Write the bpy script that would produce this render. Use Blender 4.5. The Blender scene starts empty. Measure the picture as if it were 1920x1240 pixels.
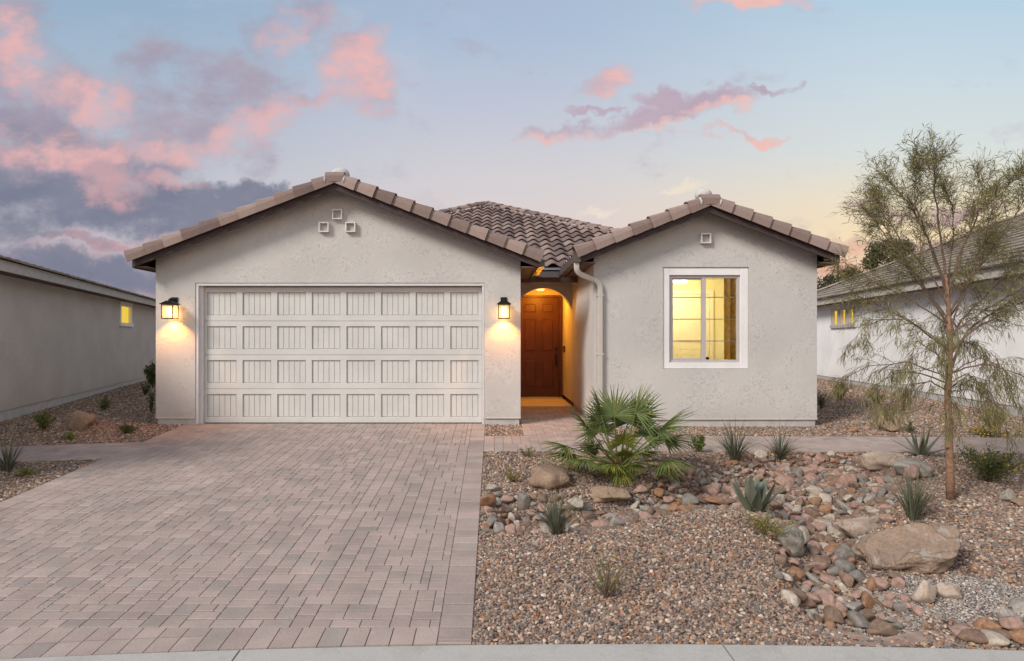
import bpy, bmesh, math, random
import numpy as np
from mathutils import Vector, Matrix, noise as mnoise
R = math.radians
random.seed(7); rng = np.random.default_rng(7)
sc = bpy.context.scene
COL = sc.collection
# ------------------------------------------------------------------ camera
F_PX, CX, CY, CAMZ = 1129.0, 925.0, 638.0, 1.455      # photo 1920 wide
cam = bpy.data.cameras.new('camera'); cam_o = bpy.data.objects.new('camera', cam); COL.objects.link(cam_o)
cam_o.location = (0, 0, CAMZ); cam_o.rotation_euler = (R(90), 0, 0)
cam.sensor_width = 36; cam.lens = F_PX/1920*36
cam.shift_x = (960-CX)/1920; cam.shift_y = (CY-620)/1920
cam.clip_start = .05; cam.clip_end = 3000
sc.camera = cam_o
sc.view_settings.view_transform = 'Standard'; sc.view_settings.look = 'None'
sc.view_settings.exposure = 0; sc.view_settings.gamma = 1

def lin(r, g=None, b=None):
    if g is None: r, g, b = r
    f = lambda c: (c/255/12.92 if c/255 <= .04045 else ((c/255+.055)/1.055)**2.4)
    return (f(r), f(g), f(b), 1)

# ------------------------------------------------------------------ world
class NT:
    """small helper round a node tree"""
    def __init__(s, nt): s.nt = nt; s.n = nt.nodes; s.l = nt.links
    def node(s, t, **kw):
        n = s.n.new(t)
        for k, v in kw.items(): setattr(n, k, v)
        return n
    def put(s, sock, v):
        if isinstance(v, bpy.types.NodeSocket): s.l.new(v, sock)
        elif v is not None: sock.default_value = v
    def math(s, op, a, b=None, c=None, clamp=False):
        n = s.node('ShaderNodeMath', operation=op, use_clamp=clamp)
        s.put(n.inputs[0], a)
        if b is not None: s.put(n.inputs[1], b)
        if c is not None: s.put(n.inputs[2], c)
        return n.outputs[0]
    def mix(s, f, a, b, bt='MIX'):
        n = s.node('ShaderNodeMix', data_type='RGBA', blend_type=bt)
        s.put(n.inputs[0], f); s.put(n.inputs[6], a); s.put(n.inputs[7], b)
        return n.outputs[2]
    def ramp(s, f, stops, interp='LINEAR'):
        n = s.node('ShaderNodeValToRGB'); n.color_ramp.interpolation = interp
        e = n.color_ramp.elements
        while len(e) < len(stops): e.new(.5)
        for i, (p, c) in enumerate(stops):
            e[i].position = p; e[i].color = c if len(c) == 4 else (*c, 1)
        s.put(n.inputs[0], f); return n.outputs[0]
    def mr(s, v, a, b, c=0., d=1., smooth=True):
        n = s.node('ShaderNodeMapRange', interpolation_type='SMOOTHSTEP' if smooth else 'LINEAR')
        s.put(n.inputs['Value'], v); s.put(n.inputs['From Min'], a); s.put(n.inputs['From Max'], b)
        s.put(n.inputs['To Min'], c); s.put(n.inputs['To Max'], d)
        return n.outputs[0]
    def noise(s, vec, scale, detail=4, rough=.5, dist=0., dim='3D'):
        n = s.node('ShaderNodeTexNoise', noise_dimensions=dim)
        s.put(n.inputs['Vector'], vec); s.put(n.inputs['Scale'], scale); s.put(n.inputs['Detail'], detail)
        s.put(n.inputs['Roughness'], rough); s.put(n.inputs['Distortion'], dist)
        return n.outputs[0]
    def vor(s, vec, scale, feature='F1', out=0, rand=1.):
        n = s.node('ShaderNodeTexVoronoi', feature=feature)
        s.put(n.inputs['Vector'], vec); s.put(n.inputs['Scale'], scale); s.put(n.inputs['Randomness'], rand)
        return n.outputs[out]

SUN_EL, SUN_AZ = 36., -50.     # soft light of the afterglow from behind the camera, left
world = bpy.data.worlds.new('World'); sc.world = world; world.use_nodes = True
def build_world():
    T = NT(world.node_tree); T.n.clear()
    out = T.node('ShaderNodeOutputWorld'); bg = T.node('ShaderNodeBackground')
    T.l.new(bg.outputs[0], out.inputs[0])
    tc = T.node('ShaderNodeTexCoord'); sp = T.node('ShaderNodeSeparateXYZ'); T.l.new(tc.outputs['Generated'], sp.inputs[0])
    x, y, z = sp.outputs
    ay = T.math('MAXIMUM', T.math('ABSOLUTE', y), .06)
    u = T.math('DIVIDE', x, ay); v = T.math('DIVIDE', z, ay)
    cb = T.node('ShaderNodeCombineXYZ'); T.l.new(u, cb.inputs[0]); T.l.new(v, cb.inputs[1]); cb.inputs[2].default_value = 1.
    P = cb.outputs[0]
    # clear sky: three columns of colour over the elevation, blended from left to right
    vr = T.math('MULTIPLY', v, 1/.8, clamp=True)
    q = lambda yy: max(0, (CY-yy)/F_PX/.8)
    left = T.ramp(vr, [(0, lin(206,176,170)), (q(480), lin(186,174,184)), (q(400), lin(196,193,201)), (q(250), lin(180,190,206)), (q(120), lin(166,185,205)), (q(0), lin(152,178,202)), (1, lin(150,162,186))])
    mid = T.ramp(vr, [(0, lin(228,205,190)), (q(430), lin(222,208,206)), (q(330), lin(212,208,212)), (q(200), lin(192,198,214)), (q(60), lin(172,190,214)), (1, lin(158,168,190))])
    right = T.ramp(vr, [(0, lin(226,196,184)), (q(520), lin(236,200,176)), (q(455), lin(250,224,180)), (q(380), lin(240,226,196)), (q(290), lin(218,224,220)), (q(150), lin(202,217,226)), (q(0), lin(182,208,226)), (1, lin(162,174,192))])
    sky = T.mix(T.mr(u, -.62, .05), left, mid); sky = T.mix(T.mr(u, .0, .75), sky, right)
    # stretched, warped coordinates for the clouds
    wn = T.node('ShaderNodeTexNoise', noise_dimensions='2D'); T.put(wn.inputs['Vector'], P); wn.inputs['Scale'].default_value = 8; wn.inputs['Detail'].default_value = 5; wn.inputs['Roughness'].default_value = .62
    wv = T.node('ShaderNodeVectorMath', operation='SUBTRACT'); T.l.new(wn.outputs['Color'], wv.inputs[0]); wv.inputs[1].default_value = (.5,.5,.5)
    ws = T.node('ShaderNodeVectorMath', operation='MULTIPLY'); T.l.new(wv.outputs[0], ws.inputs[0]); ws.inputs[1].default_value = (.13,.10,0)
    wa = T.node('ShaderNodeVectorMath', operation='ADD'); T.l.new(P, wa.inputs[0]); T.l.new(ws.outputs[0], wa.inputs[1])
    W = wa.outputs[0]
    chain = [None]                                  # each set of puffs waits for the one before: keeps the shader's stack small
    def blobs(lst):
        """field that is w at a puff's centre and falls through w-1 at its rim; the largest puff wins"""
        acc = None; vec = W
        if chain[0] is not None:
            ma = T.node('ShaderNodeVectorMath', operation='MULTIPLY_ADD'); T.l.new(chain[0], ma.inputs[0]); ma.inputs[1].default_value = (1e-9,)*3; T.l.new(W, ma.inputs[2]); vec = ma.outputs[0]
        for (bx, by, rx, ry, rot, w) in lst:
            cu, cv = (bx-CX)/F_PX, (CY-by)/F_PX; c, s_ = math.cos(R(rot)), math.sin(R(rot)); rx /= F_PX; ry /= F_PX
            o = []
            for (a, b_, r) in ((c, s_, rx), (-s_, c, ry)):
                n = T.node('ShaderNodeVectorMath', operation='DOT_PRODUCT'); T.l.new(vec, n.inputs[0])
                n.inputs[1].default_value = (a/r, b_/r, -(a*cu+b_*cv)/r); o.append(n.outputs['Value'])
            q = T.math('MULTIPLY_ADD', o[0], o[0], -w); q = T.math('MULTIPLY_ADD', o[1], o[1], q)
            acc = q if acc is None else T.math('MINIMUM', acc, q)
        acc = T.math('MAXIMUM', T.math('MULTIPLY', acc, -1.), -2.2)
        chain[0] = acc
        return acc
    st = T.node('ShaderNodeMapping'); T.l.new(P, st.inputs[0]); st.inputs['Scale'].default_value = (1, 1.7, 1); st.inputs['Rotation'].default_value = (0,0,R(-8))
    n1 = T.noise(st.outputs[0], 7, 7, .62, 0., '2D')
    sh = T.node('ShaderNodeVectorMath', operation='ADD'); T.l.new(st.outputs[0], sh.inputs[0]); sh.inputs[1].default_value = (.02, -.035, 0)
    n2 = T.noise(sh.outputs[0], 7, 4, .6, 0., '2D')
    edge = T.math('SUBTRACT', n1, n2)                       # lit side of each puff
    nc = T.math('SUBTRACT', n1, .5)
    shade_ = T.ramp(n2, [(.3, (.90,.91,.95)), (.7, (1.10,1.08,1.05))])
    def layer(sky, lst, dark, lit, pinks, lo=.0, hi=.75, na=2.2, opa=.92):
        f = blobs(lst)
        dens = T.math('MULTIPLY', T.mr(T.math('MULTIPLY_ADD', nc, na, f), lo, hi), opa)
        pk = T.mr(T.math('MULTIPLY_ADD', edge, 5., blobs(pinks)), -1.4, 1.7)
        return T.mix(dens, sky, T.mix(1., T.mix(pk, dark, lit), shade_, 'MULTIPLY'))
    # thin high veil
    veil = T.math('MULTIPLY', T.mr(T.noise(st.outputs[0], 3.2, 6, .65, 0., '2D'), .5, .75), .32)
    sky = T.mix(T.math('MULTIPLY', veil, T.mr(u, .7, -.4)), sky, lin(205,205,216))
    # slate bank, low left
    sky = layer(sky, [(60,352,260,78,0,1.1),(290,392,240,50,-6,1.1),(440,368,130,20,-2,1),(170,520,230,40,-6,1),(180,455,150,10,-6,.6),(90,270,120,50,-25,1)],
                lin(120,124,144), lin(214,164,166),
                [(190,322,70,34,-30,1.),(330,350,70,16,-10,.8),(200,455,130,16,0,.6)], lo=-1.1, hi=.8, na=3.6, opa=.93)
    # pink and mauve cumulus, upper left
    sky = layer(sky, [(50,160,90,130,42,1.1),(60,245,190,70,0,1.1),(270,190,90,100,10,1.1),(420,190,130,80,-20,1.1),
                      (320,280,190,34,10,1.),(515,65,46,50,-60,1),(640,75,86,50,-28,1),(685,160,46,62,0,1),(590,186,70,12,0,.8)],
                lin(168,158,174), lin(236,182,178),
                [(60,110,90,46,-42,.8),(185,215,56,70,0,1.1),(100,272,150,26,8,.8),(480,240,110,34,24,1.1),(310,285,150,24,6,.7),(535,70,40,40,-60,1.1),(680,130,80,110,-10,1.)], lo=-1.6, hi=1.9, na=8.5, opa=.9)
    # small clouds, right
    sky = layer(sky, [(1125,155,50,17,20,.85),(1060,248,88,17,3,.95),(1215,228,90,17,12,.95),(1315,192,95,19,-2,1.),(1455,170,55,8,24,.7),
                      (1110,208,60,7,-4,.6),(1400,258,95,9,-6,.8),(1400,0,85,14,0,.9)],
                lin(184,162,178), lin(246,190,178),
                [(1040,262,100,14,3,1.),(1225,250,70,12,14,.9),(1390,206,70,10,0,.8),(1140,155,80,30,20,.6),(1400,262,130,20,-6,1),(1400,2,120,24,0,1.1)], lo=-1.1, hi=1.15, na=5., opa=.86)
    # glowing wisps low in the sky
    sky = layer(sky, [(1280,342,56,12,6,.8),(1145,395,44,10,10,.7)], lin(240,226,210), lin(252,236,206), [(1280,342,60,20,0,1)], lo=-.6, hi=.9, na=3., opa=.6)
    sky = layer(sky, [(1730,400,150,14,2,.9),(1740,462,170,22,4,.9),(1570,510,70,14,0,.8)], lin(178,146,154), lin(236,178,152), [(1600,500,90,30,0,1)], lo=-.6, hi=.8, na=2.6, opa=.8)
    ny = T.node('ShaderNodeTexSky', sky_type='NISHITA'); ny.sun_disc = False
    ny.sun_elevation = R(SUN_EL); ny.sun_rotation = R(180+SUN_AZ); ny.altitude = 400
    nys = T.mix(1., ny.outputs[0], (.0012,.0011,.001,1), 'MULTIPLY')
    back = T.mr(y, .15, -.5, 1, BACK_FILL)  # added fill: unseen sky behind the camera brightened and warmed to light the fronts
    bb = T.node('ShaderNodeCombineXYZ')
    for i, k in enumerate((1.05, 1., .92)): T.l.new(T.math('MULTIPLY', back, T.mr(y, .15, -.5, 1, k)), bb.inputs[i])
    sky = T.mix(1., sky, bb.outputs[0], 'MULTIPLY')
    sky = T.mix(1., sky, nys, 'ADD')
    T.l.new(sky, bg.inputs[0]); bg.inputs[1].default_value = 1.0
BACK_FILL = 1.65
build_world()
sun = bpy.data.lights.new('sun', 'SUN'); sun.energy = 3.2; sun.angle = R(16); sun.color = (1, .94, .86)
so = bpy.data.objects.new('sun', sun); COL.objects.link(so)
sd = Vector((math.sin(R(SUN_AZ))*math.cos(R(SUN_EL)), -math.cos(R(SUN_AZ))*math.cos(R(SUN_EL)), math.sin(R(SUN_EL))))
so.rotation_euler = sd.to_track_quat('Z', 'Y').to_euler()

# ------------------------------------------------------------------ helpers
def tag(o, label=None, cat=None, group=None, kind=None):
    if label: o['label'] = label
    if cat: o['category'] = cat
    if group: o['group'] = group
    if kind: o['kind'] = kind
    return o
def empty(name, loc=(0,0,0), rz=0, parent=None):
    o = bpy.data.objects.new(name, None); COL.objects.link(o)
    o.location = loc; o.rotation_euler = (0,0,rz); o.empty_display_size = .1
    if parent: o.parent = parent
    return o
class MB:
    def __init__(s): s.v = []; s.f = []; s.c = []; s.cc = (1,1,1); s.M = None
    def add(s, vs, fs):
        b = len(s.v)
        if s.M is not None: vs = [tuple(s.M @ Vector(p)) for p in vs]
        s.v.extend(vs)
        for f in fs: s.f.append(tuple(b+i for i in f)); s.c.append(s.cc)
        return s
    def box(s, x0, x1, y0, y1, z0, z1):
        v = [(x0,y0,z0),(x1,y0,z0),(x1,y1,z0),(x0,y1,z0),(x0,y0,z1),(x1,y0,z1),(x1,y1,z1),(x0,y1,z1)]
        return s.add(v, [(0,3,2,1),(4,5,6,7),(0,1,5,4),(1,2,6,5),(2,3,7,6),(3,0,4,7)])
    def prism(s, pts, y0, y1):        # pts (x,z) anticlockwise seen from the front (-Y)
        n = len(pts)
        v = [(x,y0,z) for x,z in pts]+[(x,y1,z) for x,z in pts]
        f = [tuple(range(n)), tuple(range(2*n-1, n-1, -1))]+[((i+1)%n, i, n+i, n+(i+1)%n) for i in range(n)]
        return s.add(v, f)
    def tube(s, pts, rad, n=6, cap=True):
        pts = [Vector(p) for p in pts]
        if not hasattr(rad, '__len__'): rad = [rad]*len(pts)
        up = Vector((0,0,1)); ring = []; vs = []; fs = []
        prev = None
        for i, p in enumerate(pts):
            t = (pts[min(i+1, len(pts)-1)]-pts[max(i-1, 0)]).normalized()
            if prev is None:
                a = t.cross(up if abs(t.z) < .9 else Vector((1,0,0))).normalized()
            else:
                a = (prev - t*prev.dot(t)).normalized()
            prev = a; b = t.cross(a)
            for k in range(n):
                th = 2*math.pi*(k+.5)/n
                vs.append(tuple(p+(a*math.cos(th)+b*math.sin(th))*rad[i]))
        m = len(pts)
        for i in range(m-1):
            for k in range(n):
                fs.append((i*n+k, i*n+(k+1)%n, (i+1)*n+(k+1)%n, (i+1)*n+k))
        if cap: fs.append(tuple(range(n-1,-1,-1))); fs.append(tuple((m-1)*n+k for k in range(n)))
        return s.add(vs, fs)
    def lathe(s, prof, c=(0,0,0), n=16):
        vs = []; fs = []
        for r, z in prof:
            for k in range(n):
                th = 2*math.pi*k/n; vs.append((c[0]+r*math.cos(th), c[1]+r*math.sin(th), c[2]+z))
        for i in range(len(prof)-1):
            for k in range(n): fs.append((i*n+k, i*n+(k+1)%n, (i+1)*n+(k+1)%n, (i+1)*n+k))
        fs.append(tuple(range(n-1,-1,-1))); fs.append(tuple((len(prof)-1)*n+k for k in range(n)))
        return s.add(vs, fs)
    def strip(s, pts, wid, side, fold=0.):
        """a blade: centre line pts, widths, side vector(s), folded into a shallow V"""
        vs = []; fs = []
        for i, p in enumerate(pts):
            p = Vector(p); sv = Vector(side[i] if isinstance(side, list) else side); w = wid[i]/2
            t = (Vector(pts[min(i+1,len(pts)-1)])-Vector(pts[max(i-1,0)])).normalized()
            nn = sv.cross(t).normalized()
            vs += [tuple(p-sv*w+nn*w*fold), tuple(p), tuple(p+sv*w+nn*w*fold)]
        for i in range(len(pts)-1):
            a = i*3; fs += [(a,a+1,a+4,a+3),(a+1,a+2,a+5,a+4)]
        return s.add(vs, fs)
    def build(s, name, mat, parent=None, smooth=False, bevel=0, col=False, loc=None):
        me = bpy.data.meshes.new(name); me.from_pydata(s.v, [], s.f); me.update()
        if col:
            a = me.color_attributes.new('Col', 'FLOAT_COLOR', 'CORNER')
            cnt = np.array([len(f) for f in s.f]); cc = np.ones((len(s.f), 4), np.float32); cc[:, :3] = np.array(s.c, np.float32)[:, :3]
            a.data.foreach_set('color', np.repeat(cc, cnt, axis=0).ravel())
        if smooth: me.polygons.foreach_set('use_smooth', [True]*len(me.polygons))
        me.materials.append(mat)
        o = bpy.data.objects.new(name, me); COL.objects.link(o)
        if parent: o.parent = parent
        if loc: o.location = loc
        if bevel:
            b = o.modifiers.new('bevel', 'BEVEL'); b.width = bevel; b.segments = 2; b.limit_method = 'ANGLE'; b.angle_limit = R(40)
        return o
def struct(o): o['kind'] = 'structure'; return o
def numpy_mesh(name, V, Fc, colv, mat, smooth=False):
    """V (n,3), Fc (m,3) triangles, colv (n,3) colour per vertex"""
    me = bpy.data.meshes.new(name); n, m = len(V), len(Fc)
    me.vertices.add(n); me.vertices.foreach_set('co', V.astype(np.float32).ravel())
    me.loops.add(m*3); me.loops.foreach_set('vertex_index', Fc.astype(np.int32).ravel())
    me.polygons.add(m); me.polygons.foreach_set('loop_start', np.arange(0, m*3, 3, dtype=np.int32))
    me.update(calc_edges=True)
    me.polygons.foreach_set('use_smooth', np.full(m, smooth))
    if colv is not None:
        a = me.color_attributes.new('Col', 'BYTE_COLOR', 'POINT')
        c = np.ones((n, 4), np.float32); c[:, :3] = colv; a.data.foreach_set('color', c.ravel())
    me.materials.append(mat)
    o = bpy.data.objects.new(name, me); COL.objects.link(o); return o

# ------------------------------------------------------------------ materials
def newmat(name, rough=.8, spec=.3):
    m = bpy.data.materials.new(name); m.use_nodes = True
    T = NT(m.node_tree); b = T.n['Principled BSDF']
    b.inputs['Roughness'].default_value = rough; b.inputs['Specular IOR Level'].default_value = spec
    geo = T.node('ShaderNodeNewGeometry')
    return m, T, b, geo.outputs['Position']
def bump(T, b, h, strength=.3, dist=.01):
    n = T.node('ShaderNodeBump'); n.inputs['Strength'].default_value = strength; n.inputs['Distance'].default_value = dist
    T.put(n.inputs['Height'], h); T.l.new(n.outputs[0], b.inputs['Normal'])
def plain(name, c, rough=.6, var=.12, vs=6., spec=.3, bs=0., metal=0.):
    m, T, b, P = newmat(name, rough, spec)
    n = T.noise(P, vs, 5, .6)
    T.put(b.inputs['Base Color'], T.mix(T.mr(n, .3, .7), (*[k*(1-var) for k in c], 1), (*[min(1, k*(1+var)) for k in c], 1)))
    b.inputs['Metallic'].default_value = metal
    if bs: bump(T, b, T.noise(P, 90, 4, .6), bs, .004)
    return m
def stucco(name, c, amount=1., streak=.0):
    m, T, b, P = newmat(name, .92, .15)
    big = T.noise(P, 1.3, 5, .6)
    # skip-trowel: smooth islands of plaster with torn edges between them
    d = T.noise(P, 9, 6, .64, 1.3)
    tear = T.math('SUBTRACT', 1., T.mr(T.math('ABSOLUTE', T.math('SUBTRACT', d, .5)), .0, .032))
    gate = T.mr(T.noise(P, 2.6, 4, .6), .40, .62)
    brk = T.mr(T.noise(P, 34, 3, .6), .4, .62)
    tear = T.math('MULTIPLY', T.math('MULTIPLY', tear, gate), brk)
    fine = T.noise(P, 160, 3, .6)
    h = T.math('ADD', T.math('MULTIPLY', tear, -1.*amount), T.math('ADD', T.math('MULTIPLY', fine, .22), T.math('MULTIPLY', d, 1.1)))
    bump(T, b, h, .62, .007)
    base = T.mix(T.mr(big, .3, .7), (*[k*.91 for k in c], 1), (*[k*1.06 for k in c], 1))
    base = T.mix(T.math('MULTIPLY', tear, 0.24*amount), base, (*[k*.52 for k in c], 1))
    if streak:                                      # rain-washed vertical mottling
        mp = T.node('ShaderNodeMapping'); T.l.new(P, mp.inputs[0]); mp.inputs['Scale'].default_value = (1, 1, .16)
        base = T.mix(1., base, T.ramp(T.noise(mp.outputs[0], 7, 5, .65), [(.35, (1-streak,)*3), (.65, (1+streak,)*3)]), 'MULTIPLY')
    sx = T.node('ShaderNodeSeparateXYZ'); T.l.new(P, sx.inputs[0])
    splash = T.math('MULTIPLY', T.mr(T.math('MULTIPLY_ADD', T.noise(P, 5, 4, .6), .5, sx.outputs[2]), .75, .3), .16)
    base = T.mix(splash, base, (.36,.28,.23,1))
    T.put(b.inputs['Base Color'], base)
    return m
def colmat(name, rough=.85, var=.25, vs=60., bs=.4, bd=.004, spec=.25, attr='Col'):
    m, T, b, P = newmat(name, rough, spec)
    a = T.node('ShaderNodeAttribute'); a.attribute_name = attr
    n = T.noise(P, vs, 5, .65)
    T.put(b.inputs['Base Color'], T.mix(1., a.outputs['Color'], T.ramp(n, [(.25, (1-var,)*3), (.75, (1+var,)*3)]), 'MULTIPLY'))
    if bs: bump(T, b, n, bs, bd)
    return m
M = {}
M['stucco'] = stucco('stucco', (.56, .535, .505))
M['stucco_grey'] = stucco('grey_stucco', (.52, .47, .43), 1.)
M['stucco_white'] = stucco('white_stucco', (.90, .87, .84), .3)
M['trim'] = stucco('trim_stucco', (.80, .77, .755), .3)
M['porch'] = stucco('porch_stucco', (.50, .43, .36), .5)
M['concrete'] = plain('foundation_concrete', (.47, .45, .43), .9, .1, 9, bs=.3)
M['fascia'] = plain('brown_fascia', (.062, .042, .040), .7, .15, 8)
M['soffit'] = plain('soffit_wood', (.16, .10, .075), .8, .2, 10)
M['door_white'] = plain('garage_door_paint', (.61, .60, .57), .45, .05, 2)
M['jamb'] = plain('jamb_paint', (.64, .61, .60), .6, .04, 5)
M['vent'] = plain('vent_paint', (.74, .70, .66), .7, .05, 20)
M['ventin'] = plain('vent_back', (.42, .38, .36), .8, .05, 20)
M['spout'] = plain('downspout_paint', (.50, .455, .40), .45, .05, 4)
M['gutter'] = plain('gutter_metal', (.10, .085, .08), .45, .1, 8)
M['flash'] = plain('lead_flashing', (.22, .22, .24), .5, .2, 8, metal=.3)
M['vinyl'] = plain('window_vinyl', (.48, .44, .43), .5, .04, 6)
M['mortar'] = plain('mortar', (.52, .505, .49), .95, .12, 30, bs=.6)
M['wood_door'] = plain('brown_door_paint', (.085, .028, .014), .42, .12, 5)
M['black'] = plain('black_metal', (.018, .017, .017), .45, .2, 20, metal=.6)
M['room'] = plain('room_paint', (.78, .72, .50), .9, .03, 3)
M['roomfloor'] = plain('room_floor', (.35, .27, .18), .7, .1, 3)
M['roomdoor'] = plain('room_door_paint', (.82, .78, .66), .5, .02, 3)
M['curtain'] = plain('curtain_cloth', (.55, .34, .07), .9, .15, 14)
M['curb'] = None
M['asphalt'] = plain('asphalt', (.05, .05, .052), .95, .25, 40, bs=.5)
def tile_mat(name, c1, c2, c3):
    m, T, b, P = newmat(name, .8, .25)
    a = T.node('ShaderNodeAttribute'); a.attribute_name = 'Col'
    n = T.noise(P, 14, 6, .7); sp = T.mr(T.noise(P, 70, 2, .5), .68, .74)
    sepv = T.node('ShaderNodeSeparateColor'); T.l.new(a.outputs['Color'], sepv.inputs[0])
    base = T.ramp(T.math('ADD', T.math('MULTIPLY', sepv.outputs[0], .6), T.math('MULTIPLY', n, .4)), [(.2, c1), (.5, c2), (.85, c3)])
    base = T.mix(T.math('MULTIPLY', sp, .5), base, (.5,.47,.45,1))
    T.put(b.inputs['Base Color'], base); bump(T, b, T.noise(P, 120, 4, .6), .35, .003)
    return m
M['tile'] = tile_mat('clay_roof_tile', (.17,.12,.105), (.25,.18,.155), (.35,.26,.225))
M['tile_s'] = tile_mat('blended_roof_tile', (.13,.092,.082), (.22,.155,.135), (.33,.245,.21))
M['tile_g'] = tile_mat('grey_roof_tile', (.19,.155,.125), (.27,.225,.18), (.34,.28,.225))
def gravel_ground():
    m, T, b, P = newmat('gravel_ground', .95, .15)
    def lay(scale):
        vn = T.node('ShaderNodeTexVoronoi'); T.put(vn.inputs['Vector'], P); vn.inputs['Scale'].default_value = scale
        hs = T.node('ShaderNodeSeparateColor'); T.l.new(vn.outputs['Color'], hs.inputs[0])
        c = T.ramp(hs.outputs[0], [(0,(.32,.235,.19)),(.22,(.21,.165,.14)),(.4,(.42,.30,.23)),(.58,(.26,.22,.19)),(.76,(.48,.38,.31)),(.9,(.20,.14,.11))], 'CONSTANT')
        gap = T.mr(vn.outputs['Distance'], .45, .85)
        return c, gap, vn.outputs['Distance']
    c, gap, d = lay(34)
    c = T.mix(gap, c, (.055,.042,.036,1))
    T.put(b.inputs['Base Color'], c); bump(T, b, T.math('MULTIPLY', d, -1), .9, .012)
    return m
M['ground'] = gravel_ground()
M['dirt'] = plain('bare_dirt', (.30,.215,.175), .95, .2, 12, bs=.6)
M['gravel'] = colmat('gravel_stone', .9, .18, 90, .0)
M['cobble'] = colmat('cobble_stone', .88, .42, 26, .7, .01)
def boulder_mat(name, c1, c2, c3, lichen=0.):
    m, T, b, P = newmat(name, .92, .2)
    n = T.noise(P, 3.2, 8, .65, .6); f = T.noise(P, 45, 6, .7)
    base = T.ramp(n, [(.3, c1), (.5, c2), (.7, c3)])
    base = T.mix(.55, base, T.ramp(f, [(.3,(.55,.55,.55)),(.7,(1.5,1.5,1.5))]), 'MULTIPLY')
    cr = T.math('SUBTRACT', 1., T.mr(T.math('ABSOLUTE', T.math('SUBTRACT', T.noise(P, 2.1, 4, .6, .4), .52)), 0., .008))
    base = T.mix(T.math('MULTIPLY', cr, .4), base, (.08,.06,.05,1))
    if lichen:
        l = T.mr(T.noise(P, 7, 6, .7, .5), .56, .62)
        base = T.mix(T.math('MULTIPLY', l, lichen), base, (.40,.375,.34,1))
    T.put(b.inputs['Base Color'], base)
    bump(T, b, T.math('ADD', T.math('MULTIPLY', n, 1.), T.math('SUBTRACT', T.math('MULTIPLY', f, .5), T.math('MULTIPLY', cr, .4))), .7, .02)
    return m
M['boulder'] = boulder_mat('tan_boulder', (.19,.13,.095), (.285,.195,.135), (.35,.255,.18))
M['boulder_lichen'] = boulder_mat('lichen_boulder', (.19,.14,.11), (.275,.195,.14), (.34,.245,.17), .5)
M['boulder_pale'] = boulder_mat('pale_boulder', (.33,.24,.17), (.42,.33,.26), (.50,.42,.35))
M['boulder_grey'] = boulder_mat('grey_boulder', (.22,.195,.165), (.32,.285,.24), (.38,.34,.29), .3)
def paver_mat():
    m, T, b, P = newmat('paver_stone', .9, .2)
    a = T.node('ShaderNodeAttribute'); a.attribute_name = 'Col'
    blotch = T.noise(P, 2.2, 6, .65); f = T.noise(P, 70, 5, .7); wear = T.mr(T.noise(P, 5.5, 7, .7, 1.), .6, .78)
    c = T.mix(1., a.outputs['Color'], T.ramp(blotch, [(.3,(.84,.85,.86)),(.7,(1.12,1.11,1.10))]), 'MULTIPLY')
    c = T.mix(1., c, T.ramp(f, [(.3,(.86,.86,.86)),(.7,(1.14,1.14,1.14))]), 'MULTIPLY')
    c = T.mix(T.math('MULTIPLY', wear, .25), c, (.50,.46,.44,1))
    T.put(b.inputs['Base Color'], c); bump(T, b, f, .35, .003)
    return m
M['paver'] = paver_mat()
M['joint'] = plain('joint_sand', (.19,.155,.135), .95, .2, 30)
def leafmat(name, c, var=.3, trans=.25, rough=.6, attr=True):
    m, T, b, P = newmat(name, rough, .25)
    n = T.noise(P, 25, 3, .5)
    col = T.mix(n, (*[k*(1-var) for k in c], 1), (*[k*(1+var) for k in c], 1))
    if attr:
        a = T.node('ShaderNodeAttribute'); a.attribute_name = 'Col'
        col = T.mix(1., col, a.outputs['Color'], 'MULTIPLY')
    T.put(b.inputs['Base Color'], col)
    tr = T.node('ShaderNodeBsdfTranslucent'); T.put(tr.inputs['Color'], col)
    mx = T.node('ShaderNodeMixShader'); mx.inputs[0].default_value = trans
    T.l.new(b.outputs[0], mx.inputs[1]); T.l.new(tr.outputs[0], mx.inputs[2])
    T.l.new(mx.outputs[0], T.n['Material Output'].inputs[0])
    return m
M['palm'] = leafmat('palm_leaf', (.145,.185,.065))
M['palm_dry'] = leafmat('dry_palm_leaf', (.30,.20,.09))
M['yucca'] = leafmat('yucca_leaf', (.15,.155,.105))
M['agave'] = leafmat('agave_leaf', (.165,.18,.135), trans=.05)
M['shrub'] = leafmat('shrub_leaf', (.11,.13,.045))
M['treeleaf'] = leafmat('tree_leaf', (.22,.20,.085))
M['farleaf'] = leafmat('far_leaf', (.10,.10,.05))
M['flower'] = leafmat('yellow_flower', (.65,.42,.03))
M['bark'] = plain('tree_bark', (.27,.155,.10), .9, .3, 30, bs=.8)
M['twig'] = plain('twig_bark', (.16,.11,.08), .9, .2, 30)
def emis(name, c, s):
    m = bpy.data.materials.new(name); m.use_nodes = True; T = NT(m.node_tree); T.n.clear()
    e = T.node('ShaderNodeEmission'); e.inputs[0].default_value = (*c, 1); e.inputs[1].default_value = s
    o = T.node('ShaderNodeOutputMaterial'); T.l.new(e.outputs[0], o.inputs[0]); return m
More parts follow.
